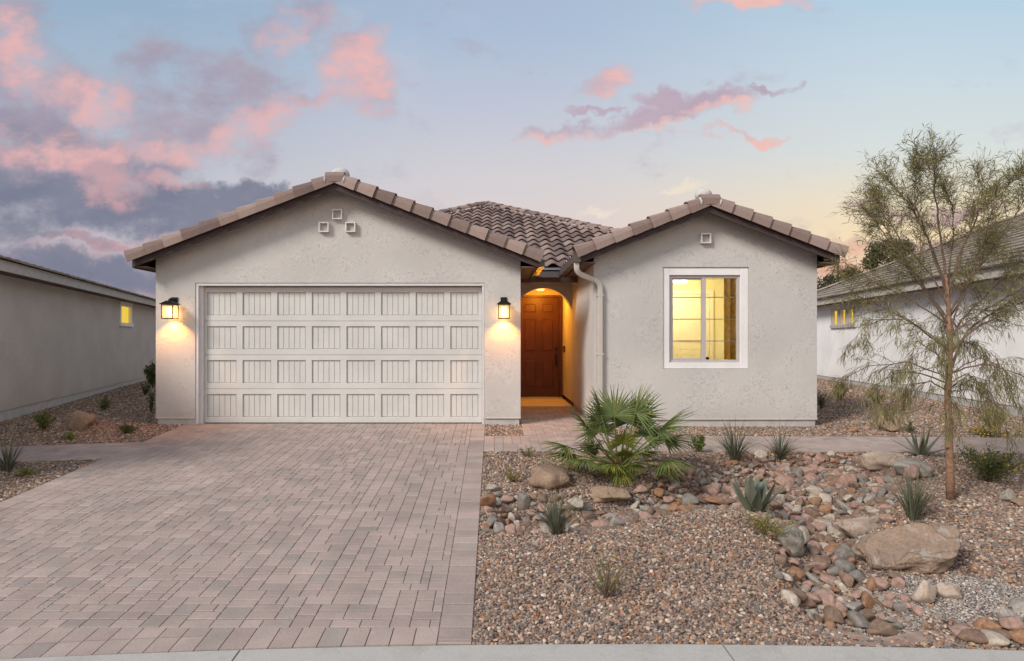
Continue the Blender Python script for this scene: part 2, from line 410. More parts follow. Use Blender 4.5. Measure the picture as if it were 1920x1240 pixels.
def glass(name, refl=.1):
    m = bpy.data.materials.new(name); m.use_nodes = True; T = NT(m.node_tree); T.n.clear()
    t = T.node('ShaderNodeBsdfTransparent'); g = T.node('ShaderNodeBsdfGlossy'); g.inputs['Roughness'].default_value = .02
    fr = T.node('ShaderNodeFresnel'); fr.inputs[0].default_value = 1.45
    mx = T.node('ShaderNodeMixShader'); T.l.new(fr.outputs[0], mx.inputs[0]); T.l.new(t.outputs[0], mx.inputs[1]); T.l.new(g.outputs[0], mx.inputs[2])
    o = T.node('ShaderNodeOutputMaterial'); T.l.new(mx.outputs[0], o.inputs[0]); return m
M['glass'] = glass('window_glass')
def seeded():
    m = bpy.data.materials.new('seeded_glass'); m.use_nodes = True; T = NT(m.node_tree); T.n.clear()
    t = T.node('ShaderNodeBsdfTransparent'); g = T.node('ShaderNodeBsdfTranslucent'); g.inputs[0].default_value = (.95,.8,.6,1)
    mx = T.node('ShaderNodeMixShader'); mx.inputs[0].default_value = .5; T.l.new(t.outputs[0], mx.inputs[1]); T.l.new(g.outputs[0], mx.inputs[2])
    o = T.node('ShaderNodeOutputMaterial'); T.l.new(mx.outputs[0], o.inputs[0]); return m
M['seeded'] = seeded()
def stained(name, c, dark):
    m, T, b, P = newmat(name, .92, .2)
    st = T.mr(T.noise(P, 2.6, 7, .7, .5), .46, .72); sp = T.mr(T.noise(P, 55, 2, .5), .70, .76); f = T.noise(P, 110, 4, .7)
    base = T.mix(T.math('MULTIPLY', st, .55), (*c, 1), (*dark, 1)); base = T.mix(T.math('MULTIPLY', sp, .5), base, (*[k*.35 for k in c], 1))
    base = T.mix(1., base, T.ramp(f, [(.3,(.86,.86,.86)),(.7,(1.12,1.12,1.12))]), 'MULTIPLY')
    T.put(b.inputs['Base Color'], base); bump(T, b, f, .5, .004); return m
M['curb'] = stained('curb_concrete', (.45,.425,.39), (.30,.275,.245))
M['lampglow'] = emis('lamp_glow', (1., .72, .32), 7)
M['ceilglow'] = emis('ceiling_lamp_glow', (1., .9, .6), 4)
M['shadeglow'] = emis('shade_glow', (1., .88, .55), 1.5)
M['litpane'] = emis('lit_window', (.85, .58, .07), 1.0)
def light(kind, loc, energy, color, parent=None, **kw):
    l = bpy.data.lights.new('light', kind); l.energy = energy; l.color = color
    for k, v in kw.items(): setattr(l, k, v)
    o = bpy.data.objects.new('light', l); COL.objects.link(o); o.location = loc
    if parent: o.parent = parent
    return o
# ------------------------------------------------------------------ terrain
def sstep(a, b, x):
    t = np.clip((x-a)/(b-a), 0, 1); return t*t*(3-2*t)
def curb_y(x): return 3.885-.0125*np.square(np.asarray(x, float)-.8)*np.where(np.abs(np.asarray(x, float)) < 12, 1, 0) - np.where(np.abs(np.asarray(x, float)) < 12, 0, 1.6)
def walk_y(x):                                     # far edge of the walk
    x = np.asarray(x, float); d = x-.8
    return 9.58-np.where(d < 0, .0108*d*d, .0022*d*d)
WALK_W = .936
DX0, DX1 = -5.34, -.14                              # driveway
def base(y):
    y = np.asarray(y, float)
    a = -.077*(10.4-y); b = np.minimum(.0075*(y-10.4), .09)
    return np.where(y < 10.4, a, b)
B1 = [(-.3,6.28,.58),(.96,6.2,.48),(1.88,6.55,.42),(3.0,7.15,.55),(3.7,7.4,.6)]
B2 = [(4.55,8.62,.85),(4.1,7.6,.80),(3.55,6.6,.55),(3.05,5.7,.36),(2.72,4.9,.34),(2.6,4.4,.42)]
def seg_dist(x, y, L):                              # distance over half width to a polyline
    best = np.full(np.shape(x), 9.)
    for (x0,y0,w0),(x1,y1,w1) in zip(L[:-1], L[1:]):
        dx, dy = x1-x0, y1-y0; t = np.clip(((x-x0)*dx+(y-y0)*dy)/(dx*dx+dy*dy), 0, 1)
        d = np.hypot(x-x0-t*dx, y-y0-t*dy)/(w0+(w1-w0)*t); best = np.minimum(best, d)
    return best
def creek(x, y): return np.minimum(seg_dist(x, y, B1), seg_dist(x, y, B2))
def G(x, y):
    x = np.asarray(x, float); y = np.asarray(y, float)
    z = base(y)
    cy = curb_y(x); wy = walk_y(x)-WALK_W
    e = sstep(0, .35, x-DX1)*sstep(0, .3, y-cy)*sstep(0, .35, wy-y)
    g = lambda cx, cy_, sx, sy: np.exp(-((x-cx)/sx)**2-((y-cy_)/sy)**2)
    m = .17*g(1.5,4.95,1.5,.62)+.16*g(2.2,5.65,.8,.5)+.15*g(1.45,7.5,.9,.65)+.10*g(4.6,5.3,1.2,1.2)+.08*g(5.3,7.,1.,1.)+.08*g(3.2,8.1,.8,.5)
    m = m-.17*(1-sstep(.55, 1.25, creek(x, y)))
    z = z+m*e
    eb = sstep(0, .4, wy+WALK_W*0-y)*sstep(0, .4, DX0-x)*sstep(0,.3,y-cy)
    z = z+eb*.03*np.sin(x*1.7+y)
    z = z-.012                                      # bed a little below the paving
    z = np.where(y < cy-.02, np.where(y < cy-.45, -.66, -.60), z)
    return z
def Gs(x, y): return float(G(x, y))
def at(px, py):
    """point of the terrain seen at a photo pixel"""
    dx, dz = (px-CX)/F_PX, (CY-py)/F_PX
    t = 2.5
    while t < 60:
        if CAMZ+dz*t <= Gs(dx*t, t): break
        t += .02
    lo, hi = t-.02, t
    for _ in range(12):
        mid = (lo+hi)/2
        if CAMZ+dz*mid <= Gs(dx*mid, mid): hi = mid
        else: lo = mid
    return Vector((dx*hi, hi, Gs(dx*hi, hi)))
def ax(a, b, n): return list(np.linspace(a, b, n, endpoint=False))
def ground_sheet():
    xs = np.array(ax(-900,-60,8)+ax(-60,-18,14)+ax(-18,-.5,90)+ax(-.5,8,190)+ax(8,18,40)+ax(18,60,14)+list(np.linspace(60,900,8)))
    ys = np.array(ax(-300,0,6)+ax(0,3.4,8)+ax(3.4,9.2,170)+ax(9.2,16,70)+ax(16,40,40)+ax(40,1500,14)+[1500.])
    X, Y = np.meshgrid(xs, ys); Z = G(X, Y)
    V = np.stack([X, Y, Z], -1).reshape(-1, 3); nx, ny = len(xs), len(ys)
    i = (np.arange(ny-1)[:, None]*nx+np.arange(nx-1)[None]).ravel()
    Fc = np.concatenate([np.stack([i, i+1, i+nx+1], 1), np.stack([i, i+nx+1, i+nx], 1)])
    o = numpy_mesh('ground', V, Fc, None, M['ground'], True); struct(o)
ground_sheet()
# street and curb
def sheet_strip(name, xs, f0, f1, z0, z1, mat, thick=0):
    mb = MB(); n = len(xs)
    v = [(x, float(f0(x)), z0) for x in xs]+[(x, float(f1(x)), z1) for x in xs]
    mb.add(v, [(i, i+1, n+i+1, n+i) for i in range(n-1)])
    return mb.build(name, mat)
struct(sheet_strip('street', list(np.linspace(-60,60,40)), lambda x: -14, lambda x: 3.1 if abs(x) > 11 else float(curb_y(x))-.42, -.645, -.645, M['asphalt']))
def curb():
    joints = [-10.5,-7.6,-4.6,-1.60,1.475,4.5,7.5,10.5]
    root = []
    prof = [(0,0,-.35),(0,0,-.004),(0,-.012,.0),(0,-.26,-.002),(0,-.33,-.012),(0,-.42,-.09),(0,-.75,-.115),(0,-.75,-.35)]
    for a, b in zip(joints[:-1], joints[1:]):
        a += .006; b -= .006
        xs = np.linspace(a, b, 9); mb = MB(); vs = []
        for x in xs:
            y0 = float(curb_y(x)); sl = .025*(x-.8)   # direction of the joint
            for (_, dy, dz) in prof: vs.append((x+sl*dy*.6, y0+dy, -.502+.008*0+dz+.0))
        n = len(prof)
        fs = [(i*n+k, i*n+k+1, (i+1)*n+k+1, (i+1)*n+k) for i in range(8) for k in range(n-1)]
        fs += [tuple(range(n)), tuple(8*n+k for k in range(n-1,-1,-1))]
        mb.add(vs, fs); root.append(mb)
    allv = MB()
    for r in root: allv.add(r.v, r.f)
    struct(allv.build('curb', M['curb']))
curb()
# ------------------------------------------------------------------ paving
PCOL = [(.355,.288,.262),(.34,.282,.258),(.375,.31,.283),(.322,.274,.25),(.30,.263,.242),(.36,.29,.265),(.345,.288,.262)]
PW = [5,4,4,2.2,1.4,5,3]
def pcol():
    c = random.choices(PCOL, PW)[0]; k = random.uniform(.92, 1.08); return (c[0]*k*1.04, c[1]*k, c[2]*k*.97)
def paver(mb, x0, x1, y0, y1, zf, yf=None, gap=.0027):
    """one stone, chamfered; zf(x,y) surface height, yf(x) bends the course along the walk"""
    mb.cc = pcol(); g = gap; b = .004; dz = random.uniform(-.0012,.0012)
    yf = yf or (lambda x: 0.)
    vs = []
    for ins, dd in ((g, -.03), (g, -.004), (g+b, 0)):
        for (x, y) in ((x0+ins*.7,y0+ins*1.7),(x1-ins*.7,y0+ins*1.7),(x1-ins*.7,y1-ins*1.7),(x0+ins*.7,y1-ins*1.7)):
            Y = y+yf(x); vs.append((x, Y, zf(x, Y)+dd+dz))
    fs = [(8,9,10,11)]
    for a in (0, 4):
        for k in range(4): fs.append((a+k, a+(k+1)%4, a+4+(k+1)%4, a+4+k))
    mb.add(vs, fs)
U = .068; UY = .052
def ashlar(mb, x0, y0, nx, ny, zf, yf=None, keep=None):
    occ = np.zeros((ny, nx), bool)
    sizes = [(2,2),(3,2),(2,3),(2,2),(3,2),(3,3),(2,3),(3,2)]
    for j in range(ny):
        for i in range(nx):
            if occ[j, i]: continue
            run = 0
            while i+run < nx and not occ[j, i+run]: run += 1
            opts = sizes[:]; random.shuffle(opts); done = False
            for w, h in opts+[(2,2),(1,2),(2,1),(1,3),(1,1)]:
                if w > run or (run-w == 1 and (w, h) in sizes and run > 3) or j+h > ny or ny-j-h == 1 and h > 1 and False: continue
                if occ[j:j+h, i:i+w].any(): continue
                occ[j:j+h, i:i+w] = True; done = True
                xa, ya = x0+i*U, y0+j*UY
                if keep is None or keep(xa+w*U/2, ya+h*UY/2): paver(mb, xa, xa+w*U, ya, ya+h*UY, zf, yf)
                break
zdrive = lambda x, y: float(base(y))
def driveway():
    global U
    mb = MB(); bw = .225
    x0, x1 = DX0, DX1; nx = int(round((x1-x0-2*bw)/U)); 
    xa = x0+bw; xb = x1-bw; nx = int((xb-xa)/U+.5); 
    ou = U; U = (xb-xa)/nx
    ytop = 10.52
    ny = int((ytop-4.04)/UY); ya = ytop-ny*UY
    ashlar(mb, xa, ya, nx, ny, zdrive)
    U = ou
    for (s0, s1) in ((x0, xa), (xb, x1)):
        y = ytop
        while y > float(curb_y((s0+s1)/2))+.16: paver(mb, s0, s1, y-.1535, y, zdrive); y -= .1535
        paver(mb, s0, s1, float(curb_y((s0+s1)/2))+.012, y, zdrive)
    # header course along the kerb, cut to its curve
    n = int(round((xb-xa)/.155)); w = (xb-xa)/n
    for i in range(n):
        xi = xa+i*w; c0, c1 = float(curb_y(xi))+.01, float(curb_y(xi+w))+.01
        mb.cc = pcol(); g = .0035
        q = [(xi+g,c0+g),(xi+w-g,c1+g),(xi+w-g,ya-g),(xi+g,ya-g)]
        if ya-max(c0,c1) > .26:
            ym = (c0+c1)/2+.165
            q = [(xi+g,c0+g),(xi+w-g,c1+g),(xi+w-g,c1+.165-g),(xi+g,c0+.165-g)]
            q2 = [(xi+g,c0+.165+g),(xi+w-g,c1+.165+g),(xi+w-g,ya-g),(xi+g,ya-g)]
        else: q2 = None
        for qq in (q, q2):
            if not qq: continue
            mb.cc = pcol()
            mb.add([(x,y,zdrive(x,y)) for x,y in qq]+[(x,y,zdrive(x,y)-.03) for x,y in qq], [(0,1,2,3)]+[(k,4+k,4+(k+1)%4,(k+1)%4) for k in range(4)])
    o = mb.build('driveway', M['paver'], col=True); struct(o)
    jb = MB(); xs = [x0+.004,x1-.004]; ys = list(np.linspace(3.2, 10.4, 30))+[10.53]
    v = []
    for y in ys:
        for x in xs: v.append((x, max(y, float(curb_y(x))+.005), zdrive(x, max(y, float(curb_y(x))+.005))-.009))
    jb.add(v, [(2*i,2*i+1,2*i+3,2*i+2) for i in range(len(ys)-1)])
    struct(jb.build('driveway_joint_sand', M['joint']))
driveway()
def walks():
    mb = MB(); jb = MB()
    for (xa, xb) in ((-12.5, DX0), (DX1, 14.5)):
        nx = int((xb-xa)/U); xs0 = xa if xa > -1 else xb-nx*U
        yf = lambda x: float(walk_y(x))-WALK_W
        zf = lambda x, y: float(base(y))
        st = .156 if xa > -1 else 0
        ashlar(mb, xs0+st, 0, nx-(2 if st else 0), 18, zf, yf)
        if st:
            for k in range(4): paver(mb, xs0, xs0+st, k*.23, (k+1)*.23, zf, yf)
        xs = np.linspace(xa, xb, 60)
        v = []
        for x in xs:
            y1 = float(walk_y(x))
            v += [(x, y1-WALK_W, zf(x, y1-WALK_W)-.008), (x, y1, zf(x, y1)-.008)]
        jb.add(v, [(2*i,2*i+2,2*i+3,2*i+1) for i in range(len(xs)-1)])
    # entry walk
    zf = lambda x, y: float(base(y))
    y0 = 9.59; ny = int((13.06-y0)/UY)
    ashlar(mb, .485, y0, 18, ny, zf)
    jb.add([(.48,y0,zf(0,y0)-.008),(1.73,y0,zf(0,y0)-.008),(1.73,10.4,-.008),(.48,10.4,-.008),(.48,13.08,.012),(1.73,13.08,.012)], [(0,1,2,3),(3,2,5,4)])
    struct(mb.build('walkway', M['paver'], col=True)); struct(jb.build('walkway_joint_sand', M['joint']))
walks()
# ------------------------------------------------------------------ stones
def ico(sub):
    bm = bmesh.new(); bmesh.ops.create_icosphere(bm, subdivisions=sub, radius=1)
    V = np.array([v.co[:] for v in bm.verts]); Fc = np.array([[v.index for v in f.verts] for f in bm.faces]); bm.free(); return V, Fc
def rock_shape(sub, seed, cuts=9, cut=(.55,.85), rough=.12):
    r = np.random.default_rng(seed); V, Fc = ico(sub)
    V = V*(1+rough*np.array([mnoise.noise(Vector(p)*1.3+Vector((seed*3.1, seed, 0))) for p in V])[:, None])
    for _ in range(cuts):
        n = r.normal(size=3); n /= np.linalg.norm(n); d = r.uniform(*cut)
        k = V@n-d; V = V-np.outer(np.maximum(k, 0), n)*.92
    return V/np.abs(V).max(), Fc
GV = [rock_shape(1, s, 6, (.45,.8), .3) for s in range(14)]     # icosphere of 20 faces
def stones(name, pts, sizes, cols, mat, label, cat, flat=.62):
    Vs = []; Fs = []; Cs = []; off = 0
    n = len(pts); which = rng.integers(0, len(GV), n)
    for k in range(len(GV)):
        idx = np.where(which == k)[0]
        if not len(idx): continue
        V, Fc = GV[k]; m = len(idx)
        s = sizes[idx][:, None]*np.stack([rng.uniform(.8,1.25,m), rng.uniform(.7,1.0,m), rng.uniform(flat-.15,flat+.2,m)], 1)
        a = rng.uniform(0, 2*np.pi, m); tx = rng.normal(0, .35, m); ty = rng.normal(0, .35, m)
        W = V[None]*s[:, None, :]
        ca, sa = np.cos(a)[:, None], np.sin(a)[:, None]
        x, y, z = W[..., 0], W[..., 1], W[..., 2]
        c, s_ = np.cos(tx)[:, None], np.sin(tx)[:, None]; y, z = y*c-z*s_, y*s_+z*c
        c, s_ = np.cos(ty)[:, None], np.sin(ty)[:, None]; x, z = x*c+z*s_, -x*s_+z*c
        x, y = x*ca-y*sa, x*sa+y*ca
        W = np.stack([x, y, z], -1)+pts[idx][:, None, :]
        Vs.append(W.reshape(-1, 3)); Cs.append(np.repeat(cols[idx], len(V), 0))
        Fs.append((Fc[None]+(np.arange(m)*len(V))[:, None, None]+off).reshape(-1, 3)); off += m*len(V)
    o = numpy_mesh(name, np.concatenate(Vs), np.concatenate(Fs), np.concatenate(Cs), mat)
    return tag(o, label, cat, kind='stuff')
GC = np.array([(.40,.27,.21),(.50,.385,.31),(.22,.19,.175),(.33,.29,.26),(.15,.11,.095),(.60,.50,.42),(.46,.25,.13),(.21,.21,.21),(.74,.66,.58),(.33,.22,.18)])
GP = np.array([18,15,13,14,10,9,6,7,4,12.]); GP /= GP.sum()
def scatter(x0, x1, y0, y1, sp):
    nx, ny = int((x1-x0)/sp), int((y1-y0)/sp)
    X, Y = np.meshgrid(np.arange(nx), np.arange(ny)); X = x0+(X+rng.uniform(0,1,X.shape))*sp; Y = y0+(Y+rng.uniform(0,1,Y.shape))*sp
    return X.ravel(), Y.ravel()
def bed_mask(x, y):
    cy = curb_y(x); wy = walk_y(x)
    m = y > cy+.012
    m &= ~((x > DX0-.012) & (x < DX1+.012) & (y < 10.6))
    m &= ~((y > wy-WALK_W-.012) & (y < wy+.012))
    m &= ~((x > -5.84) & (x < .48) & (y > 10.4))
    m &= ~((x > .47) & (x < 1.72) & (y > 9.5))
    m &= ~((x > 1.70) & (x < 5.52) & (y > 10.25))
    m &= x > -.318*y-5.36
    m &= x < .171*y+8.06
    return m
def gravel_all():
    PX = []; PY = []; SZ = []
    for (a, b, sp, s0, s1) in ((3.6,5.2,.0225,.011,.024),(5.2,7.4,.0255,.012,.026),(7.4,10.4,.030,.014,.028),(10.4,15,.042,.019,.031),(15,22,.06,.026,.04)):
        x, y = scatter(-.93*b-2.4, .98*b+2.4, a, b, sp)
        k = bed_mask(x, y) & (x/y > -.84-2./y) & (x/y < .90+2./y)
        x, y = x[k], y[k]; PX.append(x); PY.append(y); SZ.append(s0+(s1-s0)*rng.beta(1.6,2.6,len(x)))
    x = np.concatenate(PX); y = np.concatenate(PY); s = np.concatenate(SZ)
    # a patch of finer grey gravel where the creek meets the kerb, a scrap of bare dirt beside it
    fp = np.exp(-((x-3.15)/.85)**4-((y-4.25-.05*x)/.27)**4) > .4+.25*np.sin(x*17)*np.sin(y*23)
    dp = (np.exp(-((x-2.55)/.36)**2-((y-3.96)/.10)**2) > .5)
    k = ~(fp & (rng.random(len(x)) < .93)) & ~(dp & (rng.random(len(x)) < .8)); x, y, s = x[k], y[k], s[k]
    z = G(x, y)+s*.25
    c = np.array([.76,.70,.635])*GC[rng.choice(len(GC), len(x), p=GP)]*rng.uniform(.85,1.15,(len(x),1))
    dv = s > 1.25*np.median(s)
    stones('gravel', np.stack([x,y,z],1), s, c, M['gravel'], 'mixed pink, grey and rust crushed gravel covering the yard', 'gravel')
    x, y = scatter(2.1,4.3,3.8,4.85,.0160); f = (np.exp(-((x-3.15)/.85)**4-((y-4.25-.05*x)/.27)**4) > .4+.25*np.sin(x*17)*np.sin(y*23)) & (y > curb_y(x)+.01)&~(np.exp(-((x-2.55)/.36)**2-((y-3.96)/.10)**2) > .5)
    x, y = x[f], y[f]; s = .007+.010*rng.beta(1.3,3,len(x)); z = G(x, y)+s*.5
    c = np.array([(.33,.29,.255),(.44,.38,.33),(.22,.20,.18),(.36,.28,.23),(.27,.25,.235),(.52,.46,.40)])[rng.integers(0,6,len(x))]*rng.uniform(.8,1.15,(len(x),1))
    stones('fine_gravel', np.stack([x,y,z],1), s, c, M['gravel'], 'finer grey gravel where the dry creek reaches the kerb', 'gravel')
    # bare dirt
    n = 24; mb = MB(); vs = [(2.55,3.975,Gs(2.55,3.975)+.006)]
    for i in range(n):
        a = 2*math.pi*i/n; rx = .42*(1+.15*math.sin(3*a)+.08*math.sin(7*a)); X = 2.55+rx*math.cos(a); Y = max(3.99+.13*math.sin(a), float(curb_y(X))+.003); vs.append((X,Y,Gs(X,max(Y, float(curb_y(X))+.01))+.006))
    mb.add(vs, [(0,1+i,1+(i+1)%n) for i in range(n)])
    tag(mb.build('dirt_patch', M['dirt']), 'bare brown dirt along the kerb below the fine gravel', 'dirt', kind='stuff')
gravel_all()
# boulders (each traced at its own spot, sunk a little into the bed)
BOULD = []
def boulder(px, py, w, h, d, mat, label, seed, rz=0, sub=5, name='boulder', sink=.22, cuts=10, col=None, tilt=0):
    p = at(px, py)
    V, Fc = rock_shape(sub-1, seed, cuts, (.62,.9), .35)
    fine = np.array([mnoise.fractal(Vector(q)*2.6+Vector((seed*7.,0,0)), .9, 2., 5) for q in V])
    V = V*(1+.065*fine[:, None])
    V = V*np.array([w/2, d/2, h/2*(1+sink)])/.93
    c, s = math.cos(rz), math.sin(rz); V = np.stack([V[:,0]*c-V[:,1]*s, V[:,0]*s+V[:,1]*c, V[:,2]], 1)
    c, s = math.cos(tilt), math.sin(tilt); V = np.stack([V[:,0]*c-V[:,2]*s, V[:,1], V[:,0]*s+V[:,2]*c], 1)
    colv = None if col is None else np.repeat(np.array([col]), len(V), 0)
    o = numpy_mesh(name, V, Fc, colv, M[mat] if isinstance(mat, str) else mat, True)
    yc = p.y+d/2*.8; xc = p.x/p.y*yc
    zc = min(Gs(xc, yc), p.z+.08)
    o.location = (xc, yc, zc+h/2*(1-sink))
    tag(o, label, name); BOULD.append((xc, yc, w/2, d/2))
    return o
boulder(1706,1080,.80,.31,.56,'boulder_lichen','largest boulder, tan with grey and white lichen, in front of the tree by the creek',11,R(-12),sub=7,tilt=R(12),sink=.2,cuts=5)
boulder(1612,1008,.42,.16,.3,'boulder_pale','flat tan rock leaning against the upper left side of the largest boulder',12,R(8))
boulder(1482,1044,.34,.26,.28,'boulder_grey','pale grey boulder at the gravel bank left of the creek, level with the largest boulder',13,R(30),tilt=R(-14),cuts=6)
boulder(1030,922,.47,.26,.4,'boulder','rounded brown boulder nearest the driveway, left of the palm foot',14,R(6),cuts=5)
boulder(1137,956,.60,.15,.40,'boulder','wide flat-topped tan boulder in front of the palm',15,R(-4),tilt=R(3),cuts=6)
boulder(1655,884,.70,.25,.4,'boulder_pale','long low tan boulder just below the walk at the head of the creek',16,R(-6))
boulder(1715,898,.50,.20,.34,'boulder_grey','dark-streaked low boulder right of the long tan one below the walk',17,R(-10))
boulder(1668,812,.42,.37,.34,'boulder','upright tan boulder beyond the walk, right of the house corner',18)
boulder(150,810,.40,.33,.32,'boulder','lone tan boulder in the left side yard',19)
boulder(1778,1128,.17,.11,.12,'boulder_pale','white-topped rock at the foot of the largest boulder, right side',22)
boulder(1733,1140,.18,.16,.14,'boulder_pale','rounded cream and rust rock touching the foot of the largest boulder',21,sink=.3)
boulder(1890,945,.17,.14,.14,'boulder_grey','small grey rock alone right of the tree trunk',23)
boulder(1918,952,.22,.10,.14,'boulder','low orange-brown rock at the right edge behind the trunk',24)
# creek cobbles
CC = {'pink': (.34,.22,.175), 'grey': (.205,.18,.155), 'rust': (.30,.165,.095), 'cream': (.42,.35,.285), 'brown': (.205,.135,.098), 'pale grey': (.31,.27,.23)}
CKEYS = list(CC); CWT = [27,13,10,12,30,8]
RV = [rock_shape(3, 100+s, 11, (.42,.8), .35) for s in range(16)]
rock_me = {}
def cobble_mesh(k, colr):
    key = (k, colr)
    if key not in rock_me:
        V, Fc = RV[k]
        o = numpy_mesh('cobble', V, Fc, np.repeat(np.array([CC[colr]]), len(V), 0), M['cobble'], True)
        rock_me[key] = o.data; bpy.data.objects.remove(o)
    return rock_me[key]
MARKS = [('the rounded brown boulder', 1030, 925), ('the wide flat-topped boulder', 1137, 958), ('the largest boulder', 1705, 1085), ('the tilted grey boulder', 1487, 1042),
         ('the flat tan rock', 1612, 1008), ('the long low boulder', 1655, 884), ('the broad agave', 1415, 958), ('the left tuft by the walk', 1378, 862),
         ('the right tuft by the walk', 1462, 858), ('the tuft among cobbles', 1043, 1003), ('the driveway edge', 906, 960), ('the thin-leaved agave', 1727, 852), ('the upright boulder', 1668, 812), ('the tuft left of the trunk', 1712, 975), ('the kerb', 1850, 1212), ('the fine gravel', 1620, 1150)]
def cobble_label(cn, x, y, r, s):
    best = min(MARKS, key=lambda m: (at(m[1], m[2])-Vector((x, y, 0))).xy.length)
    p = at(best[1], best[2]); dx, dy = x-p.x, y-p.y; d = math.hypot(dx, dy)
    far = 'just ' if d < .45 else 'well ' if d > .9 else ''
    side = ('right of' if dx > 0 else 'left of') if abs(dx) > 1.2*abs(dy) else ('beyond' if dy > 0 else 'in front of')
    size = 'big' if r > .098 else 'small' if r < .072 else 'middling'
    shape = 'flat' if s < .62 else 'plump' if s > .76 else 'rounded'
    return f'{size} {shape} {cn} cobble {far}{side} {best[0]}'
_at = at
_cache = {}
def at(px, py):
    if (px, py) not in _cache: _cache[(px, py)] = _at(px, py)
    return _cache[(px, py)].copy()
def creek_cobbles():
    cand = []; 
    def try_add(x, y, r, over=.59):
        for (bx, by, bw, bd) in BOULD:
            if ((x-bx)/(bw+r*.5))**2+((y-by)/(bd+r*.5))**2 < 1: return
        for (a, b, c) in cand:
            if (a-x)**2+(b-y)**2 < ((r+c)*over)**2: return
        cand.append((x, y, r))
    for r0, r1, n in ((.095,.13,170),(.06,.09,3500),(.042,.06,11000),(.026,.042,22000)):
        for _ in range(n):
            if random.random() < .45: x, y = random.uniform(-.1,3.2), random.uniform(5.5,7.6)
            else: x, y = random.uniform(2.,5.4), random.uniform(4.25,8.62)
            if x < DX1+.06: continue
            d = float(creek(np.array(x), np.array(y)))
            if d > 1.0+random.gauss(0,.14): continue
            if float(walk_y(x))-WALK_W-y < r0: continue
            if r1 > .1 and random.random() > .6: continue
            try_add(x, y, random.uniform(r0, r1))
    extra = [(1810,1195,.07),(1835,1205,.09),(1862,1190,.08),(1885,1205,.1),(1912,1195,.09),(1900,1172,.08),(1925,1210,.1),(1845,1186,.06),(1872,1212,.09),(1930,1150,.1),(1580,1162,.06),(1560,1140,.07),(1545,1120,.07),(1515,1140,.07),(1690,1150,.06),(1650,1140,.07),
             (1585,806,.09),(1600,812,.1),(1625,806,.09),(1640,814,.07),(1690,810,.08),(1710,812,.09),(1650,817,.06),(1575,814,.06),(1215,1140-170,.08),(1660,905,.09),(1690,910,.1),(1712,902,.12)]
    for px, py, r in extra:
        p = at(px, py); cand.append((p.x, p.y+r*.4, r))
    cand.sort(key=lambda c: -c[2]/c[1])
    ind = cand[:298]; rest = cand[298:]
    for (x, y, r) in ind:
        cn = random.choices(CKEYS, CWT)[0]; k = random.randrange(16)
        o = bpy.data.objects.new('cobble', cobble_mesh(k, cn)); COL.objects.link(o)
        s = random.uniform(.5,.9)
        o.scale = (r*random.uniform(1.05,1.35), r*random.uniform(.8,1.05), r*s)
        o.rotation_euler = (random.gauss(0,.38), random.gauss(0,.38), random.uniform(0,6.28))
        o.location = (x, y, Gs(x, y)+r*s*random.uniform(.4,.75))
        tag(o, cobble_label(cn, x, y, r, s), 'cobble', 'river cobbles of the dry creek')
    if rest:
        P = np.array([(x, y, Gs(x, y)+r*.2) for x, y, r in rest]); s = np.array([r for _,_,r in rest])
        c = np.array([CC[random.choices(CKEYS, CWT)[0]] for _ in rest])
        global GV
        g0 = GV; GV = [rock_shape(2, 200+k, 8, (.5,.85), .3) for k in range(10)]
        stones('creek_pebbles', P, s, c, M['cobble'], 'smaller pebbles filling the gaps of the dry creek bed', 'pebbles')
        GV = g0
    print('cobbles', len(ind), 'rest', len(rest))
creek_cobbles()
# ------------------------------------------------------------------ the house
GY, WY = 10.4, 10.25                                # front planes: garage, right wing
house = empty('house', (0, GY, 0)); tag(house, 'middle house of beige stucco with white garage door, arched entry and lit right window', 'house')
HL = (0, -GY, 0)                                    # parts are built in world coordinates
def hp(mb, name, mat, parent=house, **kw):
    o = mb.build(name, mat, None, **kw)
    o.parent = parent; o.location = HL if parent is house else (0,0,0)
    return o
GX0, GX1, PKX = -5.83, .47, -2.65
DRX0, DRX1, DRZ = -5.15, -.155, 2.445
SLO = .382
gz = lambda x: 4.11-.03-SLO*abs(x-PKX)              # underside of the garage roof deck
wz = lambda x: 3.70-.03-.389*abs(x-3.577)
WX0, WX1 = 1.71, 5.51
w = MB()
w.prism([(GX0,.115),(DRX0,.115),(DRX0,DRZ),(DRX1,DRZ),(DRX1,.115),(GX1,.115),(GX1,gz(GX1)),(PKX,gz(PKX)),(GX0,gz(GX0))], GY, GY+.2)
w.prism([(GX0,.115),(GX0+.2,.115),(GX0+.2,gz(GX0)),(GX0,gz(GX0))], GY+.2, 24)
w.prism([(GX1-.2,.115),(GX1,.115),(GX1,gz(GX1)),(GX1-.2,gz(GX1))], GY+.2, 15.1)
# wing front with the window opening
OX0, OX1, OZ0, OZ1 = 2.888, 4.351, .965, 2.699
w.prism([(WX0,.115),(OX0,.115),(OX0,wz(OX0)),(WX0,wz(WX0))], WY, WY+.18)
w.prism([(OX1,.115),(WX1,.115),(WX1,wz(WX1)),(OX1,wz(OX1))], WY, WY+.18)
w.prism([(OX0,.115),(OX1,.115),(OX1,OZ0),(OX0,OZ0)], WY, WY+.18)
w.prism([(OX0,OZ1),(OX1,OZ1),(OX1,wz(OX1)),(3.577,wz(3.577)),(OX0,wz(OX0))], WY, WY+.18)
w.prism([(WX0,.115),(WX0+.15,.115),(WX0+.15,wz(WX0)),(WX0,wz(WX0))], WY+.18, 15.1)
w.prism([(WX1-.15,.115),(WX1,.115),(WX1,wz(WX1)),(WX1-.15,wz(WX1))], WY+.18, 24)
w.prism([(GX0+.2,.115),(WX1-.15,.115),(WX1-.15,2.8),(GX0+.2,2.8)], 23.8, 24)
hp(w, 'wall', M['stucco'])
